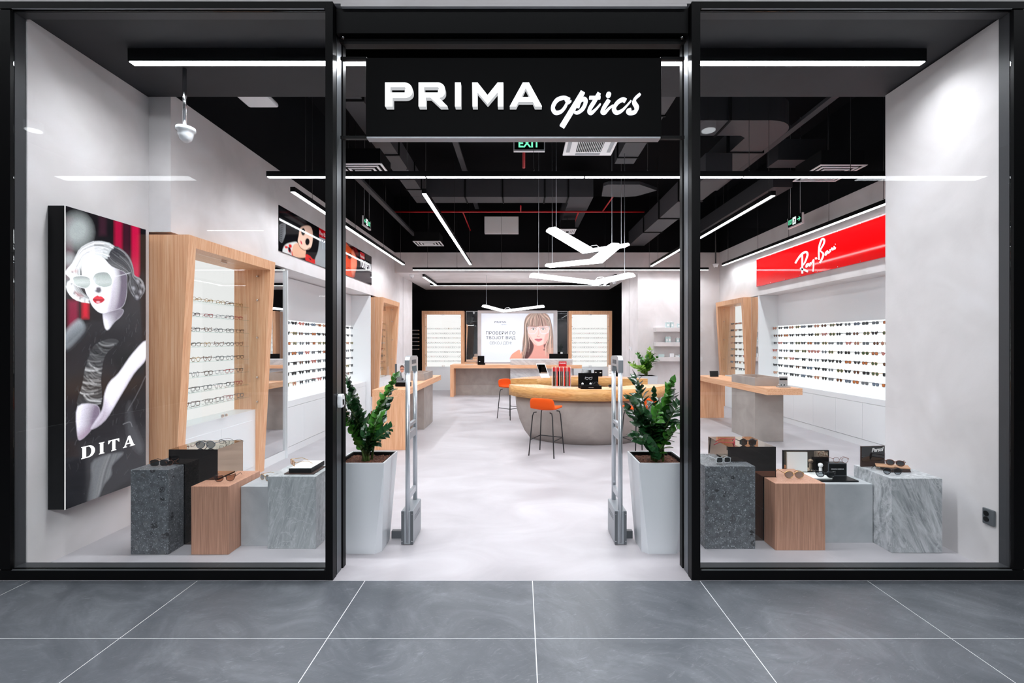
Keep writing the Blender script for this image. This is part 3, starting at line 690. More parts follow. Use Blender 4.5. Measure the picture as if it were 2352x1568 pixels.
# ------------------------------------------------------------ planters and plants
def planter(label, cx, cy, h=.745, a=.2, b=.155):
    t = thing('planter', label, 'planter', (cx,cy,0), group='white square planters')
    mb = MB(); top = [(cx-a,cy-a),(cx+a,cy-a),(cx+a,cy+a),(cx-a,cy+a)]; c = .045
    bot = []
    for sx, sy, o in ((-1,-1,0),(1,-1,1),(1,1,0),(-1,1,1)):
        p, q = (cx+sx*b, cy+sy*(b-c)), (cx+sx*(b-c), cy+sy*b)
        bot += [p, q] if o == 0 else [q, p]
    vs = [(x,y,h) for x,y in top] + [(x,y,0) for x,y in bot]
    fs = [(4,5,6,7,8,9,10,11)[::-1]]
    for i in range(4):
        j = (i+1) % 4
        fs.append((i, 4+2*i+1, 4+(2*i+2)%8, j)); fs.append((i, 4+2*i, 4+2*i+1))
    w = .012; inn = [(cx+math.copysign(a-w,x-cx), cy+math.copysign(a-w,y-cy), h) for x,y in top]
    vs += inn + [(x,y,h-.05) for x,y,_ in inn]
    for i in range(4):
        j = (i+1) % 4; fs += [(i, j, 12+j, 12+i), (12+i, 12+j, 16+j, 16+i)]
    mb.add(vs, fs).build('pot', 'planter_white', t)
    lw = MB(); q = a-w-.001
    for x0,x1,y0,y1 in ((-q,q,-q,-q+.012),(-q,q,q-.012,q),(-q,-q+.012,-q+.012,q-.012),(q-.012,q,-q+.012,q-.012)): lw.box(cx+x0,cx+x1,cy+y0,cy+y1,h-.045,h-.004)
    lw.build('liner', 'black_matt', t)
    g = MB(); n = 26; e = q-.012
    vs = [(cx-e+2*e*i/n, cy-e+2*e*j/n, h-.032+random.uniform(-.006,.008)) for j in range(n+1) for i in range(n+1)]
    g.add(vs, [(j*(n+1)+i, j*(n+1)+i+1, (j+1)*(n+1)+i+1, (j+1)*(n+1)+i) for j in range(n) for i in range(n)]).build('bark_mulch', 'bark', t)
    return t
leaf_meshes = {}
def leaf_mesh(mat):
    if mat in leaf_meshes: return leaf_meshes[mat]
    n = 6; vs = []; fs = []
    for i in range(n+1):
        t_ = i/n; w = .36*math.sin(PI*min(1, t_*1.02)**.8)*(1-.25*t_) if 0 < i < n else 0
        z = -.10*t_*t_
        vs += [(-w, t_, z+.10*w*3*.3), (0, t_, z-.03), (w, t_, z+.10*w*3*.3)]
    for i in range(n): a = 3*i; fs += [(a,a+1,a+4,a+3), (a+1,a+2,a+5,a+4)]
    me = bpy.data.meshes.new('leaf'); me.from_pydata(vs, [], fs); me.materials.append(M[mat]); me.polygons.foreach_set('use_smooth', [True]*len(fs)); me.update()
    leaf_meshes[mat] = me; return me
def zz_plant(label, base, tips, mats, L=.075, pairs=8):
    t = thing('zz_plant', label, 'plant', base, group='potted zz plants')
    for k, tip in enumerate(tips):
        b = Vector(base) + Vector((random.uniform(-.05,.05), random.uniform(-.05,.05), 0)); tip = Vector(tip)
        up = Vector((0,0,(tip.z-b.z)*.55)); side = (tip-b); ctrl = b + up + Vector((side.x*.22, side.y*.22, 0))
        q = lambda f: b*(1-f)**2 + ctrl*2*f*(1-f) + tip*f*f
        path = [q(i/9) for i in range(10)]
        mt = mats[k % len(mats)]
        st = MB().tube(path, [.011*(1-.75*i/9) for i in range(10)], 6).build('stem', 'stem_green', t)
        o = wloc(st); me = leaf_mesh(mt)
        ln = sum((path[i+1]-path[i]).length for i in range(9))
        npair = max(4, int(ln*.74/(L*.36)))
        for i in range(npair):
            f = .26 + .74*i/(npair-1); p = q(f); tn = (q(min(1,f+.03))-q(max(0,f-.03))).normalized()
            az = random.uniform(-.5,.5) + (0 if k % 2 else .6)
            s0 = tn.cross(Vector((math.cos(az), math.sin(az), .1))).normalized()
            for sgn in ((1,-1) if i < npair-1 else (1,-1,0)):
                d = (s0*sgn*.9 + tn*(.75 if sgn else 1.6) + Vector((random.uniform(-.2,.2), random.uniform(-.2,.2), random.uniform(-.1,.2)))).normalized()
                nrm = (tn - d*tn.dot(d)); nrm = nrm.normalized() if nrm.length > .05 else d.orthogonal().normalized()
                nrm = (nrm + Vector((0,-.7,.5))).normalized(); nrm = (nrm - d*nrm.dot(d)).normalized()
                x = d.cross(nrm)
                sc = L*random.uniform(.8,1.15)*(.75+.5*math.sin(PI*min(1,f)))
                lf = bpy.data.objects.new('leaf', me); COL.objects.link(lf); lf.parent = st
                lf.matrix_basis = Matrix.Translation(p-o) @ Matrix((x, d, nrm)).transposed().to_4x4() @ Matrix.Diagonal((sc,sc,sc,1))
    return t
planter('white square planter at the entrance post with the alarm sensor', -1.289, 3.825)
planter('white square planter at the entrance post of the socket window', 1.142, 3.825)
planter('white square planter before the shelf block', 3.30, 11.95, .83, .235, .19)
zz_plant('dark green zz plant in the planter at the alarm sensor post', (-1.289,3.825,.705),
  [P(x,y,d) for x,y,d in ((801,876,3.80),(795,915,3.72),(790,960,3.74),(812,905,3.9),(908,868,3.84),(896,900,3.92),(893,985,3.72),(850,965,3.95),(838,990,3.68),(872,955,3.70),(780,935,3.85))], ['leaf_dark','leaf_dark','leaf_mid','leaf_dark','leaf_mid'], .088)
zz_plant('glossy green zz plant in the planter of the socket window post', (1.142,3.825,.705),
  [P(x,y,d) for x,y,d in ((1461,868,3.78),(1448,915,3.70),(1447,940,3.82),(1543,880,3.80),(1558,930,3.72),(1502,903,3.88),(1487,950,3.66),(1556,985,3.70),(1523,925,3.95),(1472,945,3.92),(1458,1000,3.68),(1512,940,3.64),(1545,910,3.92),(1494,1020,3.6))], ['leaf_dark','leaf_dark','leaf_dark','leaf_mid'], .098)
zz_plant('bright green zz plant in the planter before the shelf block', (3.30,11.95,.79),
  [P(x,y,d) for x,y,d in ((1449,834,11.8),(1467,814,11.9),(1492,805,11.95),(1507,822,11.85),(1480,828,12.1),(1500,815,12.1),(1474,842,11.75),(1488,820,11.8))], ['leaf_light','leaf_mid','leaf_light','leaf_mid'], .15)

# ------------------------------------------------------------ anti-theft gates
def gate(label, cx, s):
    t = thing('security_gate', label, 'security gate', (cx,3.98,0), group='anti-theft gates at the entrance')
    b = MB().box(cx-.050, cx+.050, 3.832, 4.138, .004, .288).build('base_box', 'grey_plastic', t, bevel=.006); o = Vector(b.location)
    for x in (-.042, .042):
        for z in (.03,.255): q = MB().tube([(cx+x,3.826,z),(cx+x,3.832,z)], .004, 6).build('screw', 'chrome', b); q.location = Vector((cx+x,3.8285,z))-wloc(b)
    for k in range(3): q = MB().box(*((cx+.0501,cx+.0515) if s > 0 else (cx-.0515,cx-.0501)), 3.88, 4.08, .222-.016*k, .226-.016*k).build('vent', 'dark_plastic', b)
    MB().box(cx-.05, cx-.026, 3.829, 3.8315, .006, .285).box(cx+.026, cx+.05, 3.829, 3.8315, .006, .285).build('front_cover', 'dark_plastic', t)
    for y in (3.852, 4.118):
        MB().prism([(cx+.02*math.cos(2*PI*k/12), y+.024*math.sin(2*PI*k/12)) for k in range(12)], 'z', .02 if y < 4 else .2885, 1.53, smooth=True).build('post', 'alu', t)
    MB().prism([(3.828,1.45),(3.828,1.555),(3.85,1.585),(3.9,1.592),(4.10,1.588),(4.142,1.57),(4.142,1.45),(4.094,1.45),(4.08,1.50),(3.90,1.50),(3.876,1.45)], 'x', cx-.0205, cx+.0205, smooth=False).build('top_cap', 'alu', t)
    f = MB().box(*((cx+.021,cx+.023) if s > 0 else (cx-.023,cx-.021)), 3.92, 4.06, 1.52, 1.555).build('name_plate', 'dark_plastic', t)
    for z0, z1 in ((.985,1.015), (.875,.945), (.37,.425)):
        MB().box(cx-.014, cx+.014, 3.877, 4.093, z0, z1).build('crossbar', 'alu', t, bevel=.004)
gate('aluminium anti-theft gate beside the planter at the alarm sensor post', -.956, 1)
gate('aluminium anti-theft gate beside the planter of the socket window post', .842, -1)
tag(MB().box(-1.125, -1.007, 3.96, 4.0, 0, .065).build('cable_channel', 'dark_plastic'), 'short dark cable channel from the gate at the alarm sensor post', 'cable channel', 'cable channels of the gates')
tag(MB().box(.893, .975, 3.96, 4.0, 0, .065).build('cable_channel', 'dark_plastic'), 'short dark cable channel from the gate of the socket window post', 'cable channel', 'cable channels of the gates')

# ------------------------------------------------------------ stools
def stool(label, loc, rz):
    t = thing('bar_stool', label, 'stool', loc, rz, 'orange bar stools at the round counter')
    # local: forward = +y, backrest at -y
    n, mm = 10, 12; vs = []
    prof = [(.20,.672),(.17,.690),(.10,.688),(0,.682),(-.10,.684),(-.165,.692),(-.20,.722),(-.214,.77),(-.224,.82),(-.232,.875)]
    for k, (y, z) in enumerate(prof):
        hw = .20 if k < 6 else .205
        if k == 0: hw = .17
        if k == 9: hw = .185
        for i in range(mm+1):
            u = -1+2*i/mm; x = u*hw
            vs.append((x, y + (.04*u*u if k >= 6 else 0) + (-.02*u**4 if k == 0 else 0), z + (.018*u*u if k < 6 else -.012*abs(u)**4)))
    fs = [(k*(mm+1)+i, k*(mm+1)+i+1, (k+1)*(mm+1)+i+1, (k+1)*(mm+1)+i) for k in range(len(prof)-1) for i in range(mm)]
    o = MB().add(vs, fs, 0, True).build('seat_shell', 'orange', t, local=True)
    m = o.modifiers.new('thick', 'SOLIDIFY'); m.thickness = .036; m.offset = -1
    m = o.modifiers.new('soft', 'SUBSURF'); m.levels = 1; m.render_levels = 1
    for sx in (-1,1):
        for sy in (-1,1):
            a = Vector((sx*.205, sy*.20, 0)); b = Vector((sx*.16, sy*.155, .63))
            MB().tube([a, a.lerp(b,.95), b+Vector((-sx*.012,-sy*.008,.016)), b+Vector((-sx*.05,-sy*.03,.022))], .0095, 8).build('leg', 'rod_black', t, local=True)
    z = .24; f = z/.63; xx, yy = .205+(.16-.205)*f, .20+(.155-.20)*f
    for p, q in (((-xx,-yy,z),(-xx,yy,z)), ((-xx,yy,z),(xx,yy,z)), ((xx,yy,z),(xx,-yy,z))):
        MB().tube([p,q], .008, 8).build('footrest', 'rod_black', t, local=True)
    return t
def face(x, y, tx, ty): return math.atan2(ty-y, tx-x) - PI/2
stool('orange bar stool standing before the middle of the round counter', (.395,6.935,0), R(-27))
stool('orange bar stool beside the rear half of the round counter near the desk', (-.24,10.2,0), face(-.24,10.2,1.2,8.9))
stool('orange bar stool half hidden behind the plant and gate', (1.80,6.93,0), face(1.80,6.93,1.1,8.73))
# ------------------------------------------------------------ printed pictures (flat print, painted into a fine grid)
class Canvas:
    def __init__(s, w, h, fmap, bg):
        s.w, s.h, s.fm = w, h, fmap
        s.Y, s.X = np.mgrid[0:h, 0:w].astype(float); s.img = np.zeros((h, w, 3)) + np.array(bg[:3])
        s.rng = np.random.default_rng(3); s.clip = None
    def mp(s, pts): return [(lambda q: (q[0]*(s.w-1), q[1]*(s.h-1)))(s.fm(*p)) for p in pts]
    def blend(s, sl, mask, col, a):
        if s.clip is not None: mask = mask*s.clip[sl]
        m = (mask*a)[..., None]; s.img[sl] = s.img[sl]*(1-m) + np.array(col[:3])*m
    def window(s, q, pad):
        xs = [p[0] for p in q]; ys = [p[1] for p in q]
        x0, x1 = max(0, int(min(xs)-pad)), min(s.w, int(max(xs)+pad)+1); y0, y1 = max(0, int(min(ys)-pad)), min(s.h, int(max(ys)+pad)+1)
        return (slice(y0, y1), slice(x0, x1)) if x1 > x0 and y1 > y0 else None
    def poly(s, pts, col, soft=1.2, a=1., sub=4):
        q = spline(s.mp(pts), sub, True) if sub > 1 else s.mp(pts); sl = s.window(q, soft+2)
        if sl is None: return
        X, Y = s.X[sl], s.Y[sl]; d = np.full(X.shape, 1e9); ins = np.zeros(X.shape, bool)
        for i in range(len(q)):
            (x0,y0), (x1,y1) = q[i-1], q[i]; ex, ey = x1-x0, y1-y0; l2 = ex*ex+ey*ey+1e-9
            t = np.clip(((X-x0)*ex+(Y-y0)*ey)/l2, 0, 1); d = np.minimum(d, (X-x0-t*ex)**2+(Y-y0-t*ey)**2)
            if y0 != y1: ins ^= ((y0 > Y) != (y1 > Y)) & (X < ex*(Y-y0)/(y1-y0)+x0)
        sd = np.sqrt(d)*np.where(ins, -1, 1); s.blend(sl, np.clip(.5-sd/soft, 0, 1), col, a)
    def line(s, pts, w, col, soft=1., a=1., sub=4):
        q = spline(s.mp(pts), sub); sl = s.window(q, w+soft+2)
        if sl is None: return
        X, Y = s.X[sl], s.Y[sl]; d = np.full(X.shape, 1e9)
        for (x0,y0), (x1,y1) in zip(q[:-1], q[1:]):
            ex, ey = x1-x0, y1-y0; l2 = ex*ex+ey*ey+1e-9
            t = np.clip(((X-x0)*ex+(Y-y0)*ey)/l2, 0, 1); d = np.minimum(d, (X-x0-t*ex)**2+(Y-y0-t*ey)**2)
        s.blend(sl, np.clip(.5-(np.sqrt(d)-w/2)/soft, 0, 1), col, a)
    def ell(s, c, rx, ry, col, soft=1.2, a=1., rot=0.):
        k = [(math.cos(2*PI*i/20), math.sin(2*PI*i/20)) for i in range(20)]; cr, sn = math.cos(rot), math.sin(rot)
        s.poly([(c[0]+rx*x*cr-ry*y*sn, c[1]+rx*x*sn+ry*y*cr) for x,y in k], col, soft, a, 1)
    def push(s, pts, soft=2., sub=4):
        keep = s.img; s.clip = None; s.img = np.zeros((s.h, s.w, 3)); s.poly(pts, (1,1,1), soft, 1., sub); s.clip = s.img[..., 0].copy(); s.img = keep
    def pop(s): s.clip = None
    def strands(s, ga, gb, n, tone, w=1.1, a=.6, soft=1.6):
        ga, gb = spline(ga, 5), spline(gb, 5)
        ra = [ga[int(i)] for i in np.linspace(0, len(ga)-1, 26)]; rb = [gb[int(i)] for i in np.linspace(0, len(gb)-1, 26)]
        for k in range(n):
            t_ = s.rng.random(); j = s.rng.normal(0, .02); f0 = int(s.rng.integers(0, 14)); f1 = int(s.rng.integers(f0+7, 26))
            pts = [(p[0]*(1-t_)+q[0]*t_ + 6*j*math.sin(i*.7), p[1]*(1-t_)+q[1]*t_) for i, (p, q) in enumerate(zip(ra, rb))][f0:f1+1:2]
            if len(pts) > 2: s.line(pts, w*s.rng.uniform(.5,1.5), tone(t_, (f0+f1)/50, s.rng.normal()), soft, a, 2)
    def grain(s, amt):
        n = s.rng.normal(0, 1, (s.h, s.w)); s.img = np.clip(s.img*(1+amt*n[...,None]), 0, 1.2)
    def mesh(s, name, at, mat, parent):
        vs = [at(i/(s.w-1), j/(s.h-1)) for j in range(s.h) for i in range(s.w)]
        fs = [(j*s.w+i, j*s.w+i+1, (j+1)*s.w+i+1, (j+1)*s.w+i) for j in range(s.h-1) for i in range(s.w-1)]
        mb = MB(); mb.v = vs; mb.f = fs; mb.m = [0]*len(fs); mb.sm = [False]*len(fs)
        o = mb.build(name, mat, parent, recalc=False)
        at_ = o.data.color_attributes.new('print', 'FLOAT_COLOR', 'POINT')
        c = np.ones((s.h*s.w, 4), dtype=np.float32); c[:, :3] = s.img.reshape(-1, 3); at_.data.foreach_set('color', c.ravel())
        return o
vcol_mat('print_lit', .12, .5); vcol_mat('print_gloss', .05, .0); vcol_mat('print_backlit', .4, .24); vcol_mat('print_card', .4, 0)
sk = lambda *c: sr(*c)[:3]

# tall light box
LX, LY0, LY1, LZ0, LZ1 = -3.516, 3.512, 4.267, .416, 2.762
t = thing('light_box', 'tall light box with a fashion portrait lettered DITA on the pale side wall', 'light box', (-3.58,3.89,LZ0))
MB().box(-3.6495, LX-.002, LY0, LY1, LZ0, LZ1).build('casing', 'black', t)
MB().box(LX-.0018, LX+.0015, LY0-.0035, LY0+.0005, LZ0, LZ1).build('lit_edge', 'edge_light', t)
def fD(px, py):
    D = -LX*FPX/(VX-px); z = CAMH-(py-VY)*D/FPX; return (D-LY0)/(LY1-LY0), (LZ1-z)/(LZ1-LZ0)
c = Canvas(190, 540, fD, sk(14,12,16)); za = lambda u, v: (140+u/6.03, 540+v/6.03); zb = lambda u, v: (140+u/3.92, 780+v/3.92)
A = lambda *p: [za(*q) for q in p]; B = lambda *p: [zb(*q) for q in p]
for x, w, y0, y1, k in ((272,9,484,590,(150,8,50)),(311,9,500,640,(170,8,56)),(291,7,496,600,(52,14,30)),(236,8,490,540,(48,22,34)),(168,11,690,770,(120,20,52)),(196,7,690,730,(190,10,40)),(312,7,880,1010,(150,6,52)),(326,4,860,1000,(96,8,36)),(160,8,500,640,(70,24,42))):
    c.poly([(x-w,y0),(x+w,y0),(x+w,y1),(x-w,y1)], sk(*k), 9, .9, 1)
c.ell((178,530), 30, 34, sk(150,156,156), 26, .9); c.ell((160,595), 12, 14, sk(126,130,132), 12, .8)
c.poly([(152,800),(200,740),(250,735),(300,690),(335,640),(336,1060),(300,1100),(152,1150)], sk(30,29,33), 6, 1)   # coat and dress
for k in range(420):
    x, y = c.rng.uniform(150,336), c.rng.uniform(700,1090); g = int(np.clip(c.rng.normal(46,20), 14, 104)); dx = c.rng.normal(-3,4)
    if x+y*.35 > 470: c.line([(x,y),(x+dx*.5,y+5),(x+dx,y+11)], .9, sk(g,g,g+3), 1.6, .5, 1)
c.poly(A((60,1350),(240,1165),(330,1280),(240,1420),(70,1568)), sk(134,140,146), 8, .95); c.poly(A((60,1450),(250,1290),(330,1280),(240,1420),(70,1568)), sk(70,74,80), 20, .8)
c.push(A((585,1030),(700,1010),(860,1030),(830,1120),(740,1200),(650,1310),(600,1250)), 3)
c.poly(A((500,900),(1000,900),(1000,1400),(500,1400)), sk(214,212,222), 2, 1, 1); c.poly(A((560,1000),(900,980),(860,1080),(640,1120)), sk(96,86,100), 22, .9); c.poly(A((740,1050),(900,1000),(860,1250),(700,1260)), sk(78,68,82), 22, .8)
c.pop()
c.push(A((300,330),(285,480),(325,720),(395,900),(460,1010),(560,1078),(690,1052),(850,990),(905,850),(915,640),(890,520),(700,430),(560,290),(400,280)), 2)
c.poly(A((200,200),(1000,200),(1000,1200),(200,1200)), sk(246,246,251), 2, 1, 1)
c.poly(A((760,380),(1000,380),(1000,1100),(700,1100),(735,900),(770,640)), sk(74,62,80), 26, .97); c.poly(A((690,700),(760,640),(760,1000),(640,1080)), sk(150,138,156), 26, .75)
c.poly(A((330,800),(420,960),(560,1090),(380,1080)), sk(170,164,178), 20, .6); c.poly(A((600,330),(760,400),(700,480),(600,400)), sk(150,144,156), 22, .7); c.poly(A((460,940),(560,950),(600,985),(520,1000)), sk(176,168,182), 14, .6)
c.poly(A((560,640),(700,650),(690,760),(600,740)), sk(190,184,198), 22, .5)
c.pop()
HL = (A((740,150),(560,82),(380,108),(240,220),(192,360),(88,470),(72,540),(150,610),(70,700),(110,810),(210,900),(390,940)), A((650,330),(540,288),(430,278),(340,298),(292,350),(272,440),(264,500),(257,580),(232,660),(272,740),(312,800),(385,862)))
HR = (A((740,150),(840,195),(940,295),(998,430),(1018,560),(1105,600),(1168,700),(1152,800),(1070,910)), A((640,325),(720,420),(820,470),(920,530),(955,600),(930,680),(955,770),(1000,840),(1040,880)))
c.poly(HL[0]+HL[1][::-1], sk(168,172,174), 2, 1, 2); c.poly(HR[0]+HR[1][::-1], sk(44,43,49), 2, 1, 2)
def toneL(t_, f, n): g = int(np.clip(188-70*math.sin(7*f+2*t_)+34*n-50*t_, 30, 250)); return sk(g,g,min(255,g+3))
def toneR(t_, f, n): g = int(np.clip(58+34*n+70*math.exp(-((t_-.06)/.08)**2), 14, 230)); return sk(g,g,min(255,g+4))
c.strands(*HL, 170, toneL, 1.3, .65, 1.8); c.strands(*HR, 120, toneR, 1.2, .6, 1.8)
for q in ((120,500),(110,660),(150,790),(230,870),(300,900),(360,905)): c.ell(za(q[0],q[1]), 3.6, 3.0, sk(232,233,236), 5, .8); c.ell(za(q[0]+34,q[1]+12), 2.4, 2.4, sk(70,62,66), 4, .8)
for q in ((1060,640),(1120,700),(1100,790),(1050,860),(1000,740)): c.ell(za(*q), 3.6, 4.2, sk(170,170,178), 6, .6); c.ell(za(q[0]-22,q[1]+20), 3.4, 4, sk(34,32,38), 6, .7)
c.poly(A((190,780),(290,830),(300,850),(230,850)), sk(130,36,44), 6, .7); c.poly(A((130,490),(220,480),(210,520)), sk(150,70,70), 6, .5)
for pts, dk in ((((165,600),(185,572),(300,560),(385,585),(410,630),(405,690),(345,735),(230,705),(180,665)), (560,640)), (((440,585),(480,530),(560,508),(640,515),(690,570),(712,640),(690,700),(600,722),(500,690),(455,640)), (500,610))):
    c.push(A(*pts), 1.6); c.poly(A((100,480),(800,480),(800,800),(100,800)), sk(150,158,156), 2, 1, 1); c.poly(A((100,480),(800,480),(800,dk[0]),(100,dk[0]+20)), sk(58,62,62), 20, .95); c.poly(A((100,640),(800,625),(800,660),(100,680)), sk(196,202,200), 12, .5); c.pop()
    c.line(A(*pts, pts[0]), .9, sk(236,236,240), .9, .8)
c.line(A((405,625),(440,612)), 1.5, sk(246,246,250), 1); c.line(A((400,590),(450,575)), 1.2, sk(220,220,226), 1)
c.line(A((692,575),(800,562),(960,520)), 1.1, sk(214,214,220), 1.2, .7)
c.poly(A((450,740),(500,715),(548,722),(562,775),(525,806),(470,780)), sk(52,42,56), 5, .95); c.ell(za(470,740), 3, 4, sk(240,240,246), 4, .8); c.line(A((470,600),(455,690),(440,760)), 1.6, sk(206,202,214), 5, .7)
c.poly(A((440,880),(500,835),(530,848),(560,846),(606,890),(570,932),(500,948),(455,920)), sk(170,18,38), 1.4); c.poly(A((445,882),(500,838),(560,850),(600,888),(520,893)), sk(206,40,56), 2, .7); c.line(A((450,890),(530,896),(600,890)), 1.2, sk(70,6,18), 1.2, .9); c.ell(za(515,925), 4, 1.6, sk(255,206,214), 2.5, .8)
c.push(B((275,90),(340,25),(450,-10),(520,20),(400,140),(360,350),(358,575),(150,598),(195,400),(215,270)), 2)
c.poly(B((100,-50),(560,-50),(560,640),(100,640)), sk(52,53,56), 2, 1, 1)
for k in range(70):
    f = c.rng.random(); y = 10+560*f; x = 290-150*f+c.rng.uniform(-20,120); g = int(np.clip(c.rng.normal(92,62), 12, 236))
    c.line(B((x-40,y-26),(x,y+14),(x+60,y+24),(x+110,y+10+c.rng.uniform(-10,20))), 2.2*c.rng.random()+.6, sk(g,g,g+2), 3.2, .65)
c.pop(); c.line(B((150,598),(250,588),(358,575)), 1.4, sk(150,152,154), 1.6, .8)
c.push(B((150,602),(325,592),(345,700),(280,800),(190,892),(150,865)), 3); c.poly(B((60,500),(460,500),(460,1000),(60,1000)), sk(214,210,222), 2, 1, 1); c.poly(B((270,560),(460,560),(460,900),(230,900)), sk(92,74,96), 30, .9); c.poly(B((100,860),(300,800),(300,960),(100,960)), sk(130,100,124), 20, .7); c.pop()
c.push(B((765,10),(640,130),(520,300),(440,380),(395,480),(372,630),(270,800),(400,720),(550,480),(660,300),(765,170)), 4); c.poly(B((200,-50),(860,-50),(860,900),(200,900)), sk(220,216,228), 2, 1, 1); c.poly(B((800,200),(660,330),(550,520),(400,740),(300,820),(470,830),(900,400)), sk(96,74,98), 30, .9); c.poly(B((360,640),(400,560),(420,700),(280,820)), sk(120,96,120), 22, .6); c.pop()
c.poly(B((590,640),(620,560),(650,720),(740,950),(700,1020),(600,860)), sk(66,66,70), 14, .8); c.line(B((560,760),(620,740),(640,780)), 1.4, sk(130,130,134), 2, .7); c.line(B((600,640),(690,480),(760,330)), 1.2, sk(110,108,112), 3, .6)
c.push(B((300,1080),(560,1015),(460,1130),(455,1215),(390,1300),(330,1420),(240,1460),(270,1250)), 6); c.poly(B((100,900),(700,900),(700,1560),(100,1560)), sk(92,94,98), 2, 1, 1)
for k in range(30): x = c.rng.uniform(240,540); g = int(c.rng.uniform(50,150)); c.line(B((x,1030),(x-60,1200),(x-110,1440)), 2, sk(g,g,g+2), 5, .5)
c.pop(); c.poly(B((60,1240),(250,1180),(240,1480),(60,1530)), sk(24,24,28), 16, .8)
c.grain(.05)
c.mesh('print', lambda u, v: (LX, LY0+u*(LY1-LY0), LZ1-v*(LZ1-LZ0)), 'print_lit', t)
def serif(ch):
    s, e = .09, .05
    return {'D': ([[(0,0),(0,e),(.1,.08),(.1,.92),(0,1-e),(0,1),(.62,1)] + arc(.62,.5,.58,.5,90,-90,12)[1:] + [], [(.42,.08),(.42,.92),(.6,.92)] + arc(.58,.5,.30,.42,80,-80,8) + [(.6,.08)]], 1.2),
            'I': ([[(0,0),(.5,0),(.5,e),(.4,.08),(.4,.92),(.5,1-e),(.5,1),(0,1),(0,1-e),(.1,.92),(.1,.08),(0,e)]], .5),
            'T': ([[(.3,0),(.8,0),(.8,e),(.7,.08),(.7,.91),(.85,.91),(1.04,.70),(1.1,.70),(1.08,1),(.02,1),(0,.70),(.06,.70),(.25,.91),(.4,.91),(.4,.08),(.3,e)]], 1.1),
            'A': ([[(0,0),(.42,0),(.42,e),(.28,.07),(.36,.26),(.76,.26),(.84,.07),(.72,e),(.72,0),(1.28,0),(1.28,e),(1.18,.07),(.76,1),(.56,1),(.14,.08),(0,e)], [(.40,.35),(.72,.35),(.56,.74)]], 1.28)}[ch]
x = 0.; lt = MB(); tot = 1.2+.5+1.1+1.28+3*.36
for ch in 'DITA':
    sp, w = serif(ch); k = .507/tot
    q = curve_mesh([[(a, b) for a, b in l] for l in sp], lambda u, v, d, x=x, k=k: (LX+.0015+d*.5, 3.638+(x+u)*k, .772+v*.096), .001)
    lt.add(q.v, q.f); x += w+.36
lt.build('lettering', 'edge_light', t)

# portrait behind the reception
PY = 16.28
t = thing('wall_poster', 'framed backlit poster of a blonde woman in clear glasses behind the reception', 'poster', (-.1,PY,.3))
fx0, fx1, fz1 = -1.53, 1.30, 2.83
p0, p1 = P(1105.5,719.5,PY-.03), P(1271,831,PY-.03)
ix0, ix1, iz1, iz0 = p0.x, p1.x, p0.z, p1.z
MB().box(fx0, ix0, PY-.06, PY+.05, .3, fz1).box(ix1, fx1, PY-.06, PY+.05, .3, fz1).box(ix0, ix1, PY-.06, PY+.05, iz1, fz1).box(ix0, ix1, PY-.06, PY+.05, .3, iz0).build('frame', 'plaster', t)
def fB(px, py): q = P(px, py, PY-.03); return (q.x-ix0)/(ix1-ix0), (iz1-q.z)/(iz1-iz0)
c = Canvas(230, 156, fB, sk(226,232,242)); zc = lambda u, v: (1090+u/10.45, 700+v/10.45); A = lambda *p: [zc(*q) for q in p]
c.ell(zc(700,650), 52, 40, sk(240,244,250), 40, .8)
c.poly(A((1190,430),(1230,300),(1330,205),(1500,190),(1700,200),(1800,300),(1850,500),(1885,800),(1895,1180),(1860,1320),(1090,1320),(1160,1080),(1150,900),(1180,700),(1185,560)), sk(206,160,142), 2)
c.poly(A((860,1320),(885,1200),(1000,1110),(1095,1070),(1130,1170),(1100,1320)), sk(232,164,140), 2)
c.poly(A((1400,920),(1740,910),(1730,1100),(1800,1320),(1200,1320),(1400,1110)), sk(226,160,148), 2)
c.poly(A((1250,640),(1310,760),(1400,920),(1420,1010),(1360,1180),(1240,1320),(1150,1320),(1230,1000)), sk(66,34,42), 3, .92)
c.poly(A((1760,700),(1740,900),(1660,960),(1690,1080),(1650,1080),(1700,1000)), sk(70,36,44), 3, .9)
c.poly(A((1290,480),(1275,640),(1315,780),(1400,900),(1480,968),(1560,978),(1660,940),(1745,850),(1785,700),(1795,520),(1600,440),(1400,470)), sk(250,208,200), 1.6)
c.poly(A((1300,700),(1340,780),(1430,900),(1500,960),(1400,850)), sk(226,150,140), 4, .7); c.poly(A((1700,720),(1780,680),(1740,850),(1660,930)), sk(232,160,150), 4, .6)
c.poly(A((1255,510),(1240,400),(1330,240),(1500,200),(1650,215),(1780,320),(1800,480),(1710,505),(1600,505),(1480,525),(1380,520)), sk(170,134,126), 2)
def toneF(t_, f, n): k = np.clip(.62-.25*math.sin(11*t_)+.2*n, .18, 1.); return tuple(np.array(sk(236,206,190))*k**1.6)
c.strands(A((1500,195),(1330,215),(1230,300),(1190,450),(1180,700),(1150,950),(1095,1325)), A((1500,195),(1420,300),(1330,420),(1285,560),(1295,760),(1330,980),(1290,1325)), 110, toneF, 1.1, .7, 1.4)
c.strands(A((1520,195),(1700,205),(1800,300),(1860,520),(1890,800),(1895,1325)), A((1520,195),(1650,300),(1775,420),(1792,600),(1765,850),(1700,1000),(1690,1325)), 90, toneF, 1.1, .7, 1.4)
for k in range(80):
    x0 = c.rng.uniform(1262,1795); xt = 1500+.35*(x0-1520)+c.rng.normal(0,20); c.line(A((xt,200),(.5*(xt+x0)+.12*(x0-1520),330),(x0,505+c.rng.uniform(-25,14))), c.rng.uniform(.5,1.5), toneF(c.rng.random(), 0, c.rng.normal()), 1.3, .7)
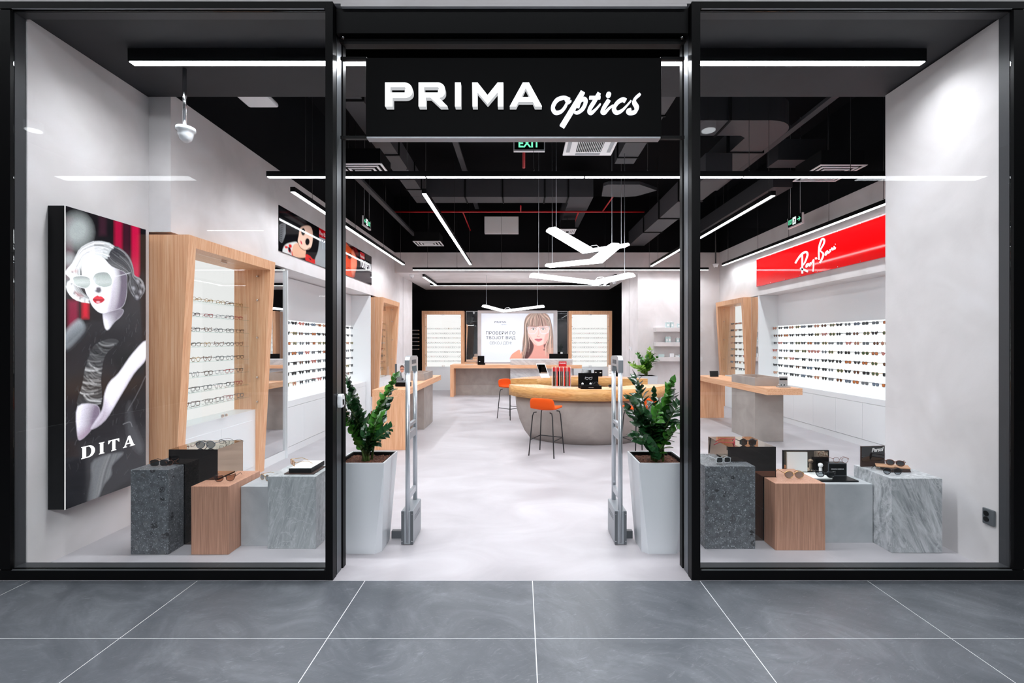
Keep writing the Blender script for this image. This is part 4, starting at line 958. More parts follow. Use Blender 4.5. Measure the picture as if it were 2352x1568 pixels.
for e, s_ in ((1405,1), (1640,-1)):
    c.poly(A((e-62,584),(e-20,562),(e+36,562),(e+66,586),(e+10,600),(e-40,598)), sk(226,216,214), 1.2); c.ell(zc(e+6,580), 2.0, 1.9, sk(110,138,140), 1); c.ell(zc(e+6,580), .9, .9, sk(30,34,38), .8)
    c.line(A((e-68,582),(e-20,556),(e+38,556),(e+74,586)), 1.0, sk(60,36,40), 1.1, .9); c.line(A((e-85,535),(e,515),(e+85,530)), 1.2, sk(150,104,96), 1.6, .8)
for q in (((1265,535),(1290,660),(1330,690),(1430,690),(1480,640),(1500,545),(1265,535)), ((1555,545),(1575,640),(1620,690),(1730,680),(1770,640),(1795,520),(1555,545)), ((1500,550),(1555,550))):
    c.line(A(*q), 1.6, sk(224,226,234), 1.2, .9, 2)
c.line(A((1270,540),(1500,545)), 1.3, sk(150,140,150), 1.2, .7); c.line(A((1555,548),(1790,525)), 1.3, sk(150,140,150), 1.2, .7)
c.line(A((1540,600),(1535,700),(1500,755),(1560,770)), 1.1, sk(214,140,132), 1.8, .7); c.poly(A((1490,750),(1530,772),(1575,752),(1530,762)), sk(160,84,84), 1.2, .8)
c.poly(A((1438,826),(1500,808),(1540,816),(1590,804),(1630,822),(1580,868),(1535,880),(1490,866)), sk(214,118,126), 1.2); c.line(A((1445,828),(1540,834),(1622,824)), .9, sk(130,54,66), .9, .9)
c.line(A((1075,1060),(1100,1100),(1110,1160)), 1.6, sk(246,246,248), 1.2)
c.grain(.015)
c.mesh('print', lambda u, v: (ix0+u*(ix1-ix0), PY-.03, iz1-v*(iz1-iz0)), 'print_backlit', t)
plain('ink_dark', sk(40,44,54)+(1,), .6); plain('ink_grey', sk(138,144,154)+(1,), .6); plain('ink_white', sk(244,244,246)+(1,), .5)
def btext(body, u0, v0, u1, vh, mat, off=0.):
    a = P(*zc(u0, v0), PY-.032); b = P(*zc(u1, v0), PY-.032); h = vh/10.45*(PY-.032)/FPX
    text_mesh(body, lambda x, y, d: (a.x+x, PY-.0315-d, a.z+y), h/.72, b.x-a.x, .001, offset=off).build('lettering', mat, t)
btext('PRIMA', 482, 432, 760, 42, 'ink_dark', 0.); btext('optics', 640, 478, 762, 22, 'ink_grey')
btext('ПРОВЕРИ ГО', 272, 708, 978, 72, 'ink_dark', 0.); btext('ТВОЈОТ ВИД', 274, 824, 978, 72, 'ink_dark', 0.); btext('СЕКОЈ ДЕН!', 362, 946, 890, 66, 'ink_grey', 0.)

# two wall posters
def wall_poster(label, y0, y1, z0, z1, paint):
    X0 = XL+.012
    t = thing('wall_poster', label, 'poster', (X0-.006,(y0+y1)/2,z0), group='glossy posters above the sunglass display')
    MB().box(XL+.0005, X0-.0005, y0, y1, z0, z1).build('panel', 'black', t)
    def f(px, py):
        D = -X0*FPX/(VX-px); z = CAMH-(py-VY)*D/FPX; return (D-y0)/(y1-y0), (z1-z)/(z1-z0)
    c = Canvas(170, 60, f, sk(16,15,18)); paint(c)
    c.mesh('print', lambda u, v: (X0, y0+u*(y1-y0), z1-v*(z1-z0)), 'print_gloss', t)
    return t, X0
zd = lambda u, v: (630+u/7.84, 460+v/7.84); A = lambda *p: [zd(*q) for q in p]
def paint1(c):
    c.poly(A((790,600),(940,560),(940,1250),(720,1180),(780,900)), sk(150,154,158), 3)
    c.poly(A((690,480),(800,560),(800,820),(760,980),(680,1030),(560,980),(560,880)), sk(20,18,20), 2)
    for k in range(14): c.line(A((80+10*k,150+10*k),(200+30*k,200+22*k),(300+26*k,420-8*k)), 1, sk(*((44,44,48) if k % 2 else (26,26,30))), 3, .6)
    for k in range(9): c.line(A((85,460+30*k),(140,430+40*k),(200,430+20*k)), 1, sk(170,172,176), 2, .5)
    c.poly(A((150,930),(190,810),(300,760),(420,770),(360,1020),(240,970)), sk(214,216,214), 1.4); c.poly(A((560,980),(640,1000),(740,1140),(580,1100)), sk(206,40,36), 1.4)
    for q in ((190,820,240,860),(260,790,310,850),(310,920,345,1000),(250,870,300,930),(600,1000,650,1040),(680,1060,730,1120)): c.poly(A((q[0],q[1]),(q[2],q[1]+10),(q[2],q[3]),(q[0]+10,q[3])), sk(206,34,30), 1.4)
    for q in ((245,850,290,960),(620,1040,660,1080)): c.poly(A((q[0],q[1]),(q[2],q[1]+10),(q[2],q[3])), sk(24,24,34), 1.4)
    c.poly(A((330,830),(430,770),(560,880),(560,980),(540,1030),(350,1010)), sk(226,176,148), 1.5)
    c.poly(A((470,500),(560,455),(650,470),(690,560),(690,720),(660,840),(580,890),(480,840),(425,750),(440,640)), sk(236,196,176), 1.5)
    c.ell(zd(520,565), 4.6, 8.6, sk(14,12,14), 1.2); c.ell(zd(596,745), 5, 8.2, sk(26,24,26), 1.2); c.line(A((430,760),(470,850),(560,900),(640,850)), .9, sk(24,20,22), 1)
    c.poly(A((470,725),(490,740),(505,790),(480,780)), sk(206,60,76), 1.2)
    c.poly(A((805,488),(960,570),(960,715),(805,655)), sk(206,14,24), 1, 1, 1)
def paint2(c):
    c.poly(A((1200,720),(1330,800),(1440,900),(1480,1030),(1490,1150),(1460,1290),(1450,1380),(1340,1390),(1200,1330)), sk(206,70,36), 3)
    c.poly(A((1230,760),(1330,820),(1400,900),(1380,960),(1230,900)), sk(226,96,50), 5, .8); c.poly(A((1330,800),(1450,850),(1520,960),(1480,1030),(1430,930)), sk(60,16,14), 3)
    c.poly(A((1400,900),(1470,1000),(1480,1200),(1420,1360),(1380,1200)), sk(236,140,110), 5, .8)
    for k in range(5): c.ell(zd(1440+12*k,860+24*k), 4, 4, sk(120,20,24), 4, .6)
    c.ell(zd(1360,1000), 5, 7, sk(40,14,14), 1.5, .9); c.line(A((1290,1000),(1340,980),(1440,1030),(1480,1040)), 1.2, sk(14,10,12), 1); c.line(A((1320,1210),(1360,1220)), 1, sk(120,34,30), 1.2)
    c.poly(A((1480,1260),(1760,1310),(1760,1540),(1440,1440)), sk(62,56,60), 20, .8)
    c.poly(A((1547,922),(1628,968),(1628,1072),(1547,1040)), sk(206,14,24), .8, 1, 1)
P1T, XP = wall_poster('glossy poster of a woman in a wide black hat and sunglasses', 6.45, 8.445, 3.005, 3.65, paint1)
P2T, XP = wall_poster('glossy poster of a red lit man in glasses lettered YOU\'RE ON', 8.455, 10.45, 3.02, 3.665, paint2)
def on_wall(px, py): D = -XP*FPX/(VX-px); return D, CAMH-(py-VY)*D/FPX
def wtext(body, p, q, h, t, mat='ink_white', off=0.):
    (y0, z0), (y1, _) = on_wall(*zd(*p)), on_wall(*zd(*q))
    text_mesh(body, lambda x, y, d: (XP+.0008+d, y0+x, z0+y), h/.72, y1-y0, .001, offset=off).build('lettering', mat, t)
wtext("YOU'RE ON", (1545,1190), (1742,1290), .17, P2T, off=.006); wtext('YOU', (830,855), (1040,960), .16, P1T, 'ink_grey', .004)
wtext('Ray-Ban', (1552,1020), (1622,1050), .06, P2T); wtext('Ray-Ban', (815,610), (945,690), .07, P1T)

# red sign
XS = XR-.03
t = thing('wall_sign', 'glossy red wall sign with white script reading Ray-Ban', 'sign', (XR,8.3,2.97))
MB().box(XS, XR-.0005, 6.1, 10.42, 2.972, 3.612).build('panel', 'red_gloss', t)
ze = lambda u, v: (1800+u/8.71, 480+v/8.71)
def atS(u, v, d): p = on_x(*ze(u, v), XS-.001); return (XS-.001-d, p.y, p.z)
rb = MB()
for pts, w in (([(235,1085),(300,980),(380,890),(450,858),(480,900),(465,970),(430,1060),(388,1125)], [34,36,40,40,36,34,30,22]), ([(374,915),(374,1100),(374,1290)], [32,34,36]), ([(330,1185),(410,1215),(490,1250)], [36,40,40]),
  ([(500,1085),(462,1108),(450,1160),(480,1140),(512,1090),(518,1140),(545,1110)], [22,24,24,20,20,20,14]), ([(535,1065),(552,1100),(592,1020)], [22,24,20]), ([(603,1000),(600,1140),(590,1250)], [24,26,28]), ([(634,996),(666,976)], [40,40]),
  ([(710,1015),(705,850),(722,720),(770,602),(812,612),(806,690),(756,780),(736,830),(775,870),(795,900),(780,970),(727,1078)], [30,32,32,34,34,32,26,22,30,34,36,34]),
  ([(885,830),(845,868),(835,922),(865,898),(895,848),(900,885),(922,860)], [22,24,24,20,20,20,14]), ([(925,805),(935,862)], [22,22]), ([(935,850),(970,775),(985,820),(1005,780)], [18,24,24,16]), ([(1012,740),(1020,802),(1043,768)], [20,24,14]), ([(1030,703),(1042,700)], [12,12])):
    rb.ribbon(pts, w, atS, .004, sub=5)
rb.build('lettering', 'ink_white', t)
for k in range(9):
    for z in (2.99, 3.594): MB().tube([(XS-.004,10.35-.52*k,z),(XS,10.35-.52*k,z)], .008, 8).build('screw', 'chrome', t)
# ------------------------------------------------------------ eyewear
def outline(style, n=16):
    if style == 'round': return [(.024*math.cos(2*PI*k/n), .023*math.sin(2*PI*k/n)) for k in range(n)]
    if style == 'square': return [(.028*math.copysign(abs(math.cos(a))**.45, math.cos(a)), .021*math.copysign(abs(math.sin(a))**.45, math.sin(a))) for a in [2*PI*k/n for k in range(n)]]
    if style == 'rect': return [(.027*math.copysign(abs(math.cos(a))**.5, math.cos(a)), .0165*math.copysign(abs(math.sin(a))**.5, math.sin(a))) for a in [2*PI*k/n for k in range(n)]]
    if style == 'aviator': return [((.029+.003*math.sin(a))*math.cos(a)+.002*math.sin(a), .024*math.sin(a)-.002*math.cos(a)) for a in [2*PI*k/n for k in range(n)]]
    if style == 'cat':
        q = spline([(-.026,.008),(-.018,.020),(.006,.018),(.032,.027),(.030,.006),(.016,-.018),(-.006,-.021),(-.022,-.012)], max(1, n//8), True); return q
    if style == 'hex':
        q = []
        v = [(.028*math.cos(PI/6+PI/3*k)*1.05, .027*math.sin(PI/6+PI/3*k)) for k in range(6)]
        for k in range(6): q += [v[k], tuple((a+b)/2 for a, b in zip(v[k], v[(k+1)%6]))]
        return q
def glasses_parts(style, rim, n=14, sides=5, bold=False):
    ol = outline(style, n); fr = MB(); lens = []; tm = []
    for s in (-1,1):
        path = [(s*(.034+x), .0015*abs(x)/.03, z) for x, z in ol]
        fr.tube(path, rim*(1.5 if bold else 1), sides, closed=True)
        lens.append(MB().add([(s*(.034+x*.96), .001, z*.96) for x, z in ol], [tuple(range(len(ol)))]))
        t_ = MB().tube([(s*.064,.0,.011),(s*.070,.012,.012),(s*.069,.09,.010),(s*.066,.115,-.002),(s*.064,.138,-.018)], rim*(1.7 if bold else 1), sides); tm.append(t_)
    fr.tube([(-.0105,0,.007),(-.004,-.002,.011),(.004,-.002,.011),(.0105,0,.007)], rim*1.1, sides)
    for s in (-1,1): fr.tube([(s*.056,0,.011),(s*.065,.0,.011)], rim*1.2, sides)
    return fr, lens, tm
FR = {'black': (.012,.012,.013,1), 'tortoise': sr(92,48,26), 'brown': sr(122,70,44), 'clear': sr(196,200,204), 'gold': sr(196,160,104), 'red': sr(172,30,44), 'grey': sr(104,108,114), 'olive': sr(88,98,60), 'silver': sr(172,176,182), 'navy': sr(46,54,86)}
LN = {'dark': sr(52,56,60), 'smoke': sr(110,118,124), 'amber': sr(206,120,66), 'green': sr(84,104,78), 'rose': sr(206,140,124), 'blue': sr(112,132,150), 'brown': sr(110,70,48), 'pale': sr(196,204,208)}
for k, v in FR.items(): plain('fr_'+k, v, .25, 1. if k in ('gold','silver') else 0.)
for k, v in LN.items(): plain('ln_'+k, v, .12, 0, .6)
gcache = {}
def small_glasses(kind, style, fr, ln):
    key = (style, fr, ln)
    if key not in gcache:
        f, lens, tm = glasses_parts(style, .0021 if ln else .0024, 12, 4, ln is not None); mb = MB(); mb.add(f.v, f.f, 0, True)
        for q in tm: mb.add(q.v, q.f, 0, True)
        if ln:
            for q in lens: mb.add(q.v, q.f, 1)
        me = bpy.data.meshes.new(kind); me.from_pydata(mb.v, [], mb.f); me.materials.append(M['fr_'+fr])
        if ln: me.materials.append(M['ln_'+ln])
        me.polygons.foreach_set('material_index', mb.m); me.polygons.foreach_set('use_smooth', mb.sm); me.update(); gcache[key] = me
    return gcache[key]
SHAPE = {'square':'square','aviator':'aviator','round':'round','cat':'cat-eye','hex':'hexagonal','rect':'slim'}
ORD = ['top','second','third','fourth','fifth','sixth','seventh','lowest']
COLW = {'dark':'dark','smoke':'smoky grey','amber':'amber','green':'green','rose':'rose tinted','blue':'blue grey','brown':'brown','pale':'pale'}
SUN = [('square','black','dark'),('aviator','gold','green'),('round','tortoise','brown'),('cat','black','dark'),('square','grey','smoke'),('round','silver','smoke'),('square','tortoise','amber'),('hex','gold','rose'),('square','navy','blue'),('aviator','silver','dark'),('rect','black','smoke'),('cat','red','rose'),('round','black','dark'),('square','brown','amber')]
OPT = [('rect','black'),('square','tortoise'),('round','silver'),('square','black'),('rect','red'),('round','gold'),('cat','brown'),('rect','clear'),('square','grey'),('rect','black')]
def put(kind, me, loc, rz, label, group, sc=1.):
    o = bpy.data.objects.new(kind, me); COL.objects.link(o); o.location = loc; o.rotation_euler = (0,0,rz); o.scale = (sc,sc,sc)
    return tag(o, label, 'glasses' if kind == 'eyeglasses' else 'sunglasses', group)
rnd = random.Random(11)
for where, grp, X, rz, ys in (('under the red sign','sunglasses on the display wall under the red sign', 5.755, R(-90), [10.30-.208*k for k in range(16)]), ('under the posters','sunglasses on the display wall under the posters', -3.76, R(90), [10.12-.232*k for k in range(15)])):
    for r, z in enumerate(ROWZ):
        n = 'lowest' if r == 6 else ORD[r]
        for k, y in enumerate(ys):
            style, fr, ln = rnd.choice(SUN)
            if r in (1,5) and rnd.random() < .5: style, fr, ln = rnd.choice(SUN[:4])
            put('sunglasses', small_glasses('sunglasses', style, fr, ln), (X, y+rnd.uniform(-.02,.02), z-.014), rz+rnd.uniform(-.12,.12), f'{COLW[ln]} {SHAPE[style]} sunglasses with {fr} frames, {n} shelf of the display {where}', grp, 1.08)
def fill_cab(key, n, kind, where):
    loc, rz, w, _ = CABS[key]
    for r, p, a in shelf_spots(loc, rz, w, n, SHELF_Z):
        q = ORD[r]
        if kind == 'sunglasses':
            style, fr, ln = rnd.choice(SUN); me = small_glasses(kind, style, fr, ln); lab = f'{COLW[ln]} {SHAPE[style]} sunglasses, {fr} frames, {q} glass shelf {where}'
        else:
            style, fr = rnd.choice(OPT); me = small_glasses(kind, style, fr, None); lab = f'{SHAPE[style]} {fr} eyeglasses on the {q} glass shelf {where}'
        put(kind, me, p+Vector((0,0,.0255)), a, lab, f'{kind} {where}', 1.1)
fill_cab('near', 7, 'eyeglasses', 'of the large oak cabinet')
fill_cab('far', 6, 'eyeglasses', 'of the oak cabinet past the posters')
fill_cab('sun', 6, 'sunglasses', 'of the cabinet past the red sign')
fill_cab('bl', 8, 'eyeglasses', 'of the oak cabinet beside the alcove')
fill_cab('br', 8, 'eyeglasses', 'of the oak cabinet behind the monitor')

glassy('lens_grad', (.30,.33,.36), 1.5); glassy('lens_brown', (.42,.26,.18), 1.5); glassy('lens_dark', (.07,.075,.08), 1.5); glassy('lens_orange', (.72,.36,.18), 1.5); glassy('lens_clear', (.93,.94,.95), 1.4); glassy('lens_pink', (.66,.46,.42), 1.5)
def pair(name, label, style, px, py, z, yaw, fr, ln, sc=1.15, rim=.0022, bold=False, D=None):
    """a pair resting on a surface of height z; px,py is the foot of the lenses"""
    D = D or (CAMH-z)*FPX/(py-VY); p = P(px, py, D); zc_ = z + .0245*sc
    f, lens, tm = glasses_parts(style, rim, 22, 7, bold)
    t = thing(name, label, 'glasses' if name == 'eyeglasses' else 'sunglasses', (p.x, p.y, zc_), yaw, 'eyewear on the window pedestals'); t.scale = (sc,sc,sc)
    f.build('front_frame', fr, t, local=True)
    for q in lens: q.build('lens', ln, t, local=True)
    for q in tm: q.build('temple', fr, t, local=True)
    return t
pair('sunglasses', 'black sunglasses with clear rims lying on the terrazzo pedestal beside the light box', 'square', 366, 1070, .682, R(6), 'fr_black', 'lens_dark', 1.1)
pair('sunglasses', 'small tortoise sunglasses leaning near the bronze mirror pedestal', 'round', 401, 1066.5, .682, R(50), 'fr_tortoise', 'lens_brown', .9)
pair('sunglasses', 'large grey aviator sunglasses on the bronze mirror pedestal', 'aviator', 472, 1029, .806, R(4), 'fr_grey', 'lens_grad', 1.22, .0026)
pair('eyeglasses', 'thin black eyeglasses lying behind the aviator sunglasses', 'rect', 515, 1021, .806, R(-20), 'fr_black', 'lens_clear', 1.0, .0015)
pair('sunglasses', 'brown gradient cat-eye sunglasses on the oak pedestal', 'cat', 516, 1106, .551, R(14), 'fr_black', 'lens_brown', 1.2, .0018)
pair('sunglasses', 'round smoky sunglasses on the low grey pedestal by the swirled marble', 'round', 608, 1103, .501, R(-30), 'fr_gold', 'lens_grad', 1.1)
pair('sunglasses', 'square grey sunglasses in clear rims on the terrazzo pedestal', 'square', 1662, 1063, .685, R(10), 'fr_clear', 'lens_dark', 1.05)
pair('eyeglasses', 'bright red cat-eye frames standing on the bronze mirror pedestal', 'cat', 1687, 1024, .810, R(62), 'fr_red', 'lens_clear', 1.15, .003)
pair('sunglasses', 'black hexagonal sunglasses on the bronze mirror pedestal', 'hex', 1718, 1022.5, .810, R(-4), 'fr_black', 'lens_dark', 1.12, .0034)
pair('sunglasses', 'butterfly sunglasses with grey and orange gradient lenses on the oak pedestal', 'aviator', 1824, 1098, .551, R(-6), 'fr_gold', 'lens_grad', 1.2)

# trays and cards on the pedestals
def cardbox(name, label, cat, boxes, group=None):
    x0 = min(b[1] for b in boxes); x1 = max(b[2] for b in boxes); y0 = min(b[3] for b in boxes); y1 = max(b[4] for b in boxes); z0 = min(b[5] for b in boxes)
    t = thing(name, label, cat, ((x0+x1)/2,(y0+y1)/2,z0), group=group)
    for b in boxes: MB().box(*b[1:7]).build(b[0], b[7], t)
    return t
hz = .598
cardbox('display_tray', 'black display tray on a brown board on the swirled marble pedestal', 'tray', [('board',-1.985,-1.735,3.815,4.05,hz+.002,hz+.008,'brown_leather'), ('tray',-1.955,-1.765,3.835,4.09,hz+.0085,hz+.045,'black'), ('top_card',-1.950,-1.770,3.84,4.085,hz+.0455,hz+.048,'paper')])
pair('sunglasses', 'amber gradient sunglasses on the black tray', 'square', 672, 1078, .6465, R(-50), 'fr_gold', 'lens_orange', 1.05, D=3.92)
t = thing('mirror_tray', 'bronze mirror stand with a white card and black base on the low pedestal', 'display stand', (2.75,4.1,.50))
MB().box(2.415, 2.82, 4.175, 4.19, .512, .71).build('mirror_panel', 'bronze_mirror', t)
e = MB().box(2.408,2.4148,4.172,4.192,.512,.716).box(2.8202,2.827,4.172,4.192,.512,.716).box(2.4148,2.8202,4.172,4.192,.7102,.716); e.build('panel_frame', 'black', t)
MB().box(2.52, 2.92, 3.93, 4.171, .5005, .5115).build('base', 'black', t)
MB().box(2.53, 2.72, 3.97, 4.15, .512, .522).build('white_plate', 'paper', t); MB().box(2.44, 2.625, 4.165, 4.1745, .5225, .70).build('white_card', 'paper', t)
pair('sunglasses', 'black cat-eye sunglasses on the white plate of the bronze mirror stand', 'cat', 1896, 1094, .523, R(-16), 'fr_black', 'lens_grad', 1.15, .0034, D=3.985)
t = cardbox('glasses_box', 'black box lettered Dolce and Gabbana on the mirror stand', 'box', [('box',2.745,2.905,4.06,4.12,.512,.628,'black'), ('rim',2.742,2.908,4.057,4.0595,.514,.628,'dark_plastic'), ('front',2.749,2.901,4.0555,4.0568,.5225,.6215,'black')])
text_mesh('DOLCE & GABBANA', lambda x, y, d: (2.769+x, 4.0552-d, .572+y), .016, .112, .0004).build('lettering', 'ink_white', t)
pair('eyeglasses', 'thin brown eyeglasses lying on the black lettered box', 'round', 1931, 1066, .629, R(-8), 'fr_brown', 'lens_clear', 1.05, .0016, D=4.065)
t = thing('glasses_holder', 'small white ball holder beside the black lettered box', 'holder', (2.70,4.10,.5225), group=None)
MB().lathe([(.014,0),(.013,.05),(.011,.055)], 12, (2.705,4.105,.5225)).build('stem', 'white_matt', t); MB().lathe([(.004,0),(.016,.006),(.021,.02),(.016,.034),(.004,.04)], 14, (2.705,4.105,.5785)).build('ball', 'white_matt', t)
t = thing('brand_panel', 'dark upright panel lettered Persol on the streaked marble pedestal', 'panel', (3.10,4.06,.604))
MB().hexa([(2.995+.02,4.03,.604),(3.245,4.055,.604),(3.245,4.067,.604),(3.015,4.042,.604),(3.015,4.03,.785),(3.245,4.055,.785),(3.245,4.067,.785),(3.015,4.042,.785)]).build('panel', 'brown_leather', t)
MB().hexa([(3.02,4.0285,.655),(3.24,4.0525,.655),(3.24,4.0535,.655),(3.02,4.0295,.655),(3.02,4.0285,.781),(3.24,4.0525,.781),(3.24,4.0535,.781),(3.02,4.0295,.781)]).build('gloss_face', 'black_mirror', t)
text_mesh('Persol', lambda x, y, d: (3.115+x, 4.0388+x*.109-d-.001, .733+y+x*.08), .048, .115, .0008, shear=.25, offset=.0015).build('lettering', 'ink_white', t)
cardbox('leather_case', 'dark brown leather case lying on the streaked marble pedestal', 'case', [('lower',3.145,3.31,3.86,3.98,.604,.618,'brown_leather'), ('upper',3.148,3.307,3.862,3.978,.6185,.632,'brown_leather')])
t = MB().hexa([(3.07,3.93,.6325),(3.30,3.85,.6325),(3.36,3.95,.6325),(3.13,4.02,.6325),(3.07,3.93,.640),(3.30,3.85,.640),(3.36,3.95,.640),(3.13,4.02,.640)]).build('wood_board', 'tan_wood', None); tag(t, 'thin tan wooden board lying on the leather case', 'board')
pair('sunglasses', 'tortoise sunglasses tilted on the tan wooden board', 'aviator', 2056, 1072, .641, R(-34), 'fr_tortoise', 'lens_dark', 1.0, .003, D=3.93)
pair('sunglasses', 'round black sunglasses lying before the leather case', 'round', 2050, 1091, .605, R(-10), 'fr_black', 'lens_grad', 1.15, D=3.79)

# ------------------------------------------------------------ things on tables and counters
t = cardbox('portrait_stand', 'counter card with a man in a grey suit on the oak table', 'display stand', [('card',-2.13,-1.90,7.83,7.85,.9545,1.33,'paper'), ('edge',-2.165,-2.1305,7.826,7.852,.9545,1.33,'dark_plastic'), ('base',-2.12,-1.88,7.70,7.8295,.9545,1.02,'black')])
c = Canvas(46, 76, lambda u, v: (u, v), sk(214,216,220))
c.poly([(.0,1),(.02,.62),(.3,.46),(.5,.5),(.75,.6),(.95,.85),(.98,1)], sk(120,124,130), 1.5); c.poly([(.34,.5),(.55,.5),(.62,.8),(.5,.95)], sk(220,222,226), 1.5); c.ell((.38,.30), .15, .18, sk(214,150,128), 1.5); c.poly([(.22,.26),(.26,.1),(.42,.06),(.55,.16),(.54,.22),(.4,.16),(.28,.2)], sk(96,64,54), 1.5); c.line([(.24,.29),(.4,.3),(.56,.28)], 2.2, sk(30,28,30), 1)
c.ell((.42,.86), .09, .05, sk(40,40,44), 1); c.ell((.72,.86), .09, .05, sk(40,40,44), 1)
c.mesh('print', lambda u, v: (-2.128+.226*u, 7.8285, 1.328-.30*v), 'print_card', t)
t = cardbox('ad_stand', 'grey counter card with a black title strip on the oak table', 'display stand', [('card',4.335,4.475,7.63,7.64,.9545,1.13,'grey_card'), ('strip',4.34,4.47,7.6285,7.6298,1.07,1.10,'black'), ('foot',4.28,4.475,7.54,7.6285,.9545,.968,'grey_card')])
t = thing('sunglasses', 'small white framed sunglasses on the grey counter card', 'sunglasses', (4.37,7.585,.993), R(10), 'eyewear on the tables'); f, ln_, tm = glasses_parts('rect', .003, 14, 5)
f.build('front_frame', 'white', t, local=True); [q.build('lens', 'lens_dark', t, local=True) for q in ln_]; [q.build('temple', 'white', t, local=True) for q in tm]; t.scale = (.8,.4,.9)
t = thing('tablet', 'small black tilted card holder on the far end of the oak table', 'display stand', (4.20,9.9,.954))
MB().hexa([(4.11,9.86,.9545),(4.29,9.86,.9545),(4.29,9.88,.9545),(4.11,9.88,.9545),(4.13,9.93,1.075),(4.31,9.93,1.075),(4.31,9.95,1.075),(4.13,9.95,1.075)]).build('card', 'black', t); MB().box(4.15,4.25,9.886,9.97,.9545,.965).build('foot', 'black', t)
# on the round counter
zc0 = .954
t = thing('strap_rack', 'clear acrylic rack of red and black glasses cords on the round counter', 'rack', (.67,7.55,zc0))
MB().box(.52,.83,7.48,7.62,zc0,zc0+.012).build('base', 'paper', t); MB().box(.52,.83,7.615,7.62,zc0+.012,zc0+.345).build('back_panel', 'acrylic', t)
for k in range(6): MB().box(.52+.0605*k,.523+.0605*k,7.48,7.6145,zc0+.0125,zc0+.345).build('divider', 'paper', t)
for k in range(5):
    for j in range(2):
        x = .54+.0605*k+.024*j; cl = ['brown_leather','black','red_plain','black','brown_leather','brown_leather','red_plain','black','brown_leather','red_plain'][(2*k+j)%10]
        s_ = MB().box(x-.009,x+.009,7.50,7.52,zc0+.03,zc0+.27).build('cord', cl, t); q = MB().box(x-.01,x+.01,7.498,7.522,zc0+.2705,zc0+.335).build('red_tag', 'red_plain', s_)
tg = MB().box(.635,.765,7.60,7.606,zc0+.345,zc0+.43).build('header_card', 'red_plain', t)
text_mesh('POLAROID', lambda x, y, d: (.648+x, 7.5995-d, zc0+.392+y), .026, .104, .0006, offset=.001).build('lettering', 'ink_white', t)
t = cardbox('glasses_display', 'open black display case with jewelled glasses on the round counter', 'display case', [('lid',.945,1.275,7.47,7.485,zc0,zc0+.245,'black'), ('tray',.97,1.30,7.30,7.40,zc0,zc0+.05,'black'), ('ledge',.96,1.28,7.4005,7.4695,zc0,zc0+.06,'black_matt'), ('shelf',.965,1.27,7.41,7.4695,zc0+.13,zc0+.134,'acrylic')])
MB().lathe([(.02,0),(.018,.02),(.006,.03)], 10, (1.01,7.43,zc0+.0605)).build('white_holder', 'white_matt', t); MB().lathe([(.02,0),(.018,.02),(.006,.03)], 10, (1.14,7.43,zc0+.0605)).build('white_holder', 'white_matt', t)
text_mesh('DOLCE & GABBANA', lambda x, y, d: (1.09+x, 7.2995-d, zc0+.02+y), .013, .08, .0004).build('lettering', 'ink_white', t)
t = thing('eyeglasses', 'pale jewelled glasses on the shelf of the open black case', 'glasses', (1.11,7.42,zc0+.160), 0, 'eyewear on the round counter'); f, ln_, tm = glasses_parts('cat', .003, 14, 5)
f.build('front_frame', 'fr_clear', t, local=True); [q.build('lens', 'lens_pink', t, local=True) for q in ln_]; [q.build('temple', 'fr_clear', t, local=True) for q in tm]; t.scale = (.85,.3,.9)
t = thing('eyeglasses', 'clear glasses lying in the tray of the open black case', 'glasses', (1.21,7.42,zc0+.088), 0, 'eyewear on the round counter'); f, ln_, tm = glasses_parts('rect', .0025, 14, 5)
f.build('front_frame', 'fr_silver', t, local=True); [q.build('temple', 'fr_silver', t, local=True) for q in tm]; t.scale = (.7,.25,.9)
t = thing('sunglasses', 'black sunglasses lying on the round counter beside the gate', 'sunglasses', (1.52,7.55,zc0+.026), R(180), 'eyewear on the round counter'); f, ln_, tm = glasses_parts('square', .003, 14, 5)
f.build('front_frame', 'fr_black', t, local=True); [q.build('lens', 'lens_dark', t, local=True) for q in ln_]; [q.build('temple', 'fr_black', t, local=True) for q in tm]
t = thing('tablet_stand', 'white tablet on a slanted white stand on the rear counter', 'tablet', (.46,9.7,zc0))
MB().hexa([(.43,9.66,zc0),(.62,9.66,zc0),(.62,9.68,zc0),(.43,9.68,zc0),(.33,9.80,zc0+.29),(.52,9.80,zc0+.29),(.52,9.82,zc0+.29),(.33,9.82,zc0+.29)]).build('stand', 'white', t)
MB().hexa([(.405,9.695,zc0+.085),(.575,9.695,zc0+.085),(.575,9.70,zc0+.085),(.405,9.70,zc0+.085),(.345,9.788,zc0+.272),(.515,9.788,zc0+.272),(.515,9.793,zc0+.272),(.345,9.793,zc0+.272)]).build('screen', 'bronze_mirror', t)
t = thing('payment_terminal', 'grey payment terminal on the rear counter', 'terminal', (1.45,9.95,zc0))
MB().hexa([(1.34,9.92,zc0),(1.58,9.92,zc0),(1.58,10.08,zc0),(1.34,10.08,zc0),(1.36,10.0,zc0+.15),(1.56,10.0,zc0+.15),(1.56,10.07,zc0+.17),(1.36,10.07,zc0+.17)]).build('body', 'grey_plastic', t)
MB().hexa([(1.37,9.928,zc0+.03),(1.55,9.928,zc0+.03),(1.55,9.932,zc0+.03),(1.37,9.932,zc0+.03),(1.38,9.985,zc0+.14),(1.54,9.985,zc0+.14),(1.54,9.989,zc0+.14),(1.38,9.989,zc0+.14)]).build('screen', 'screen', t)
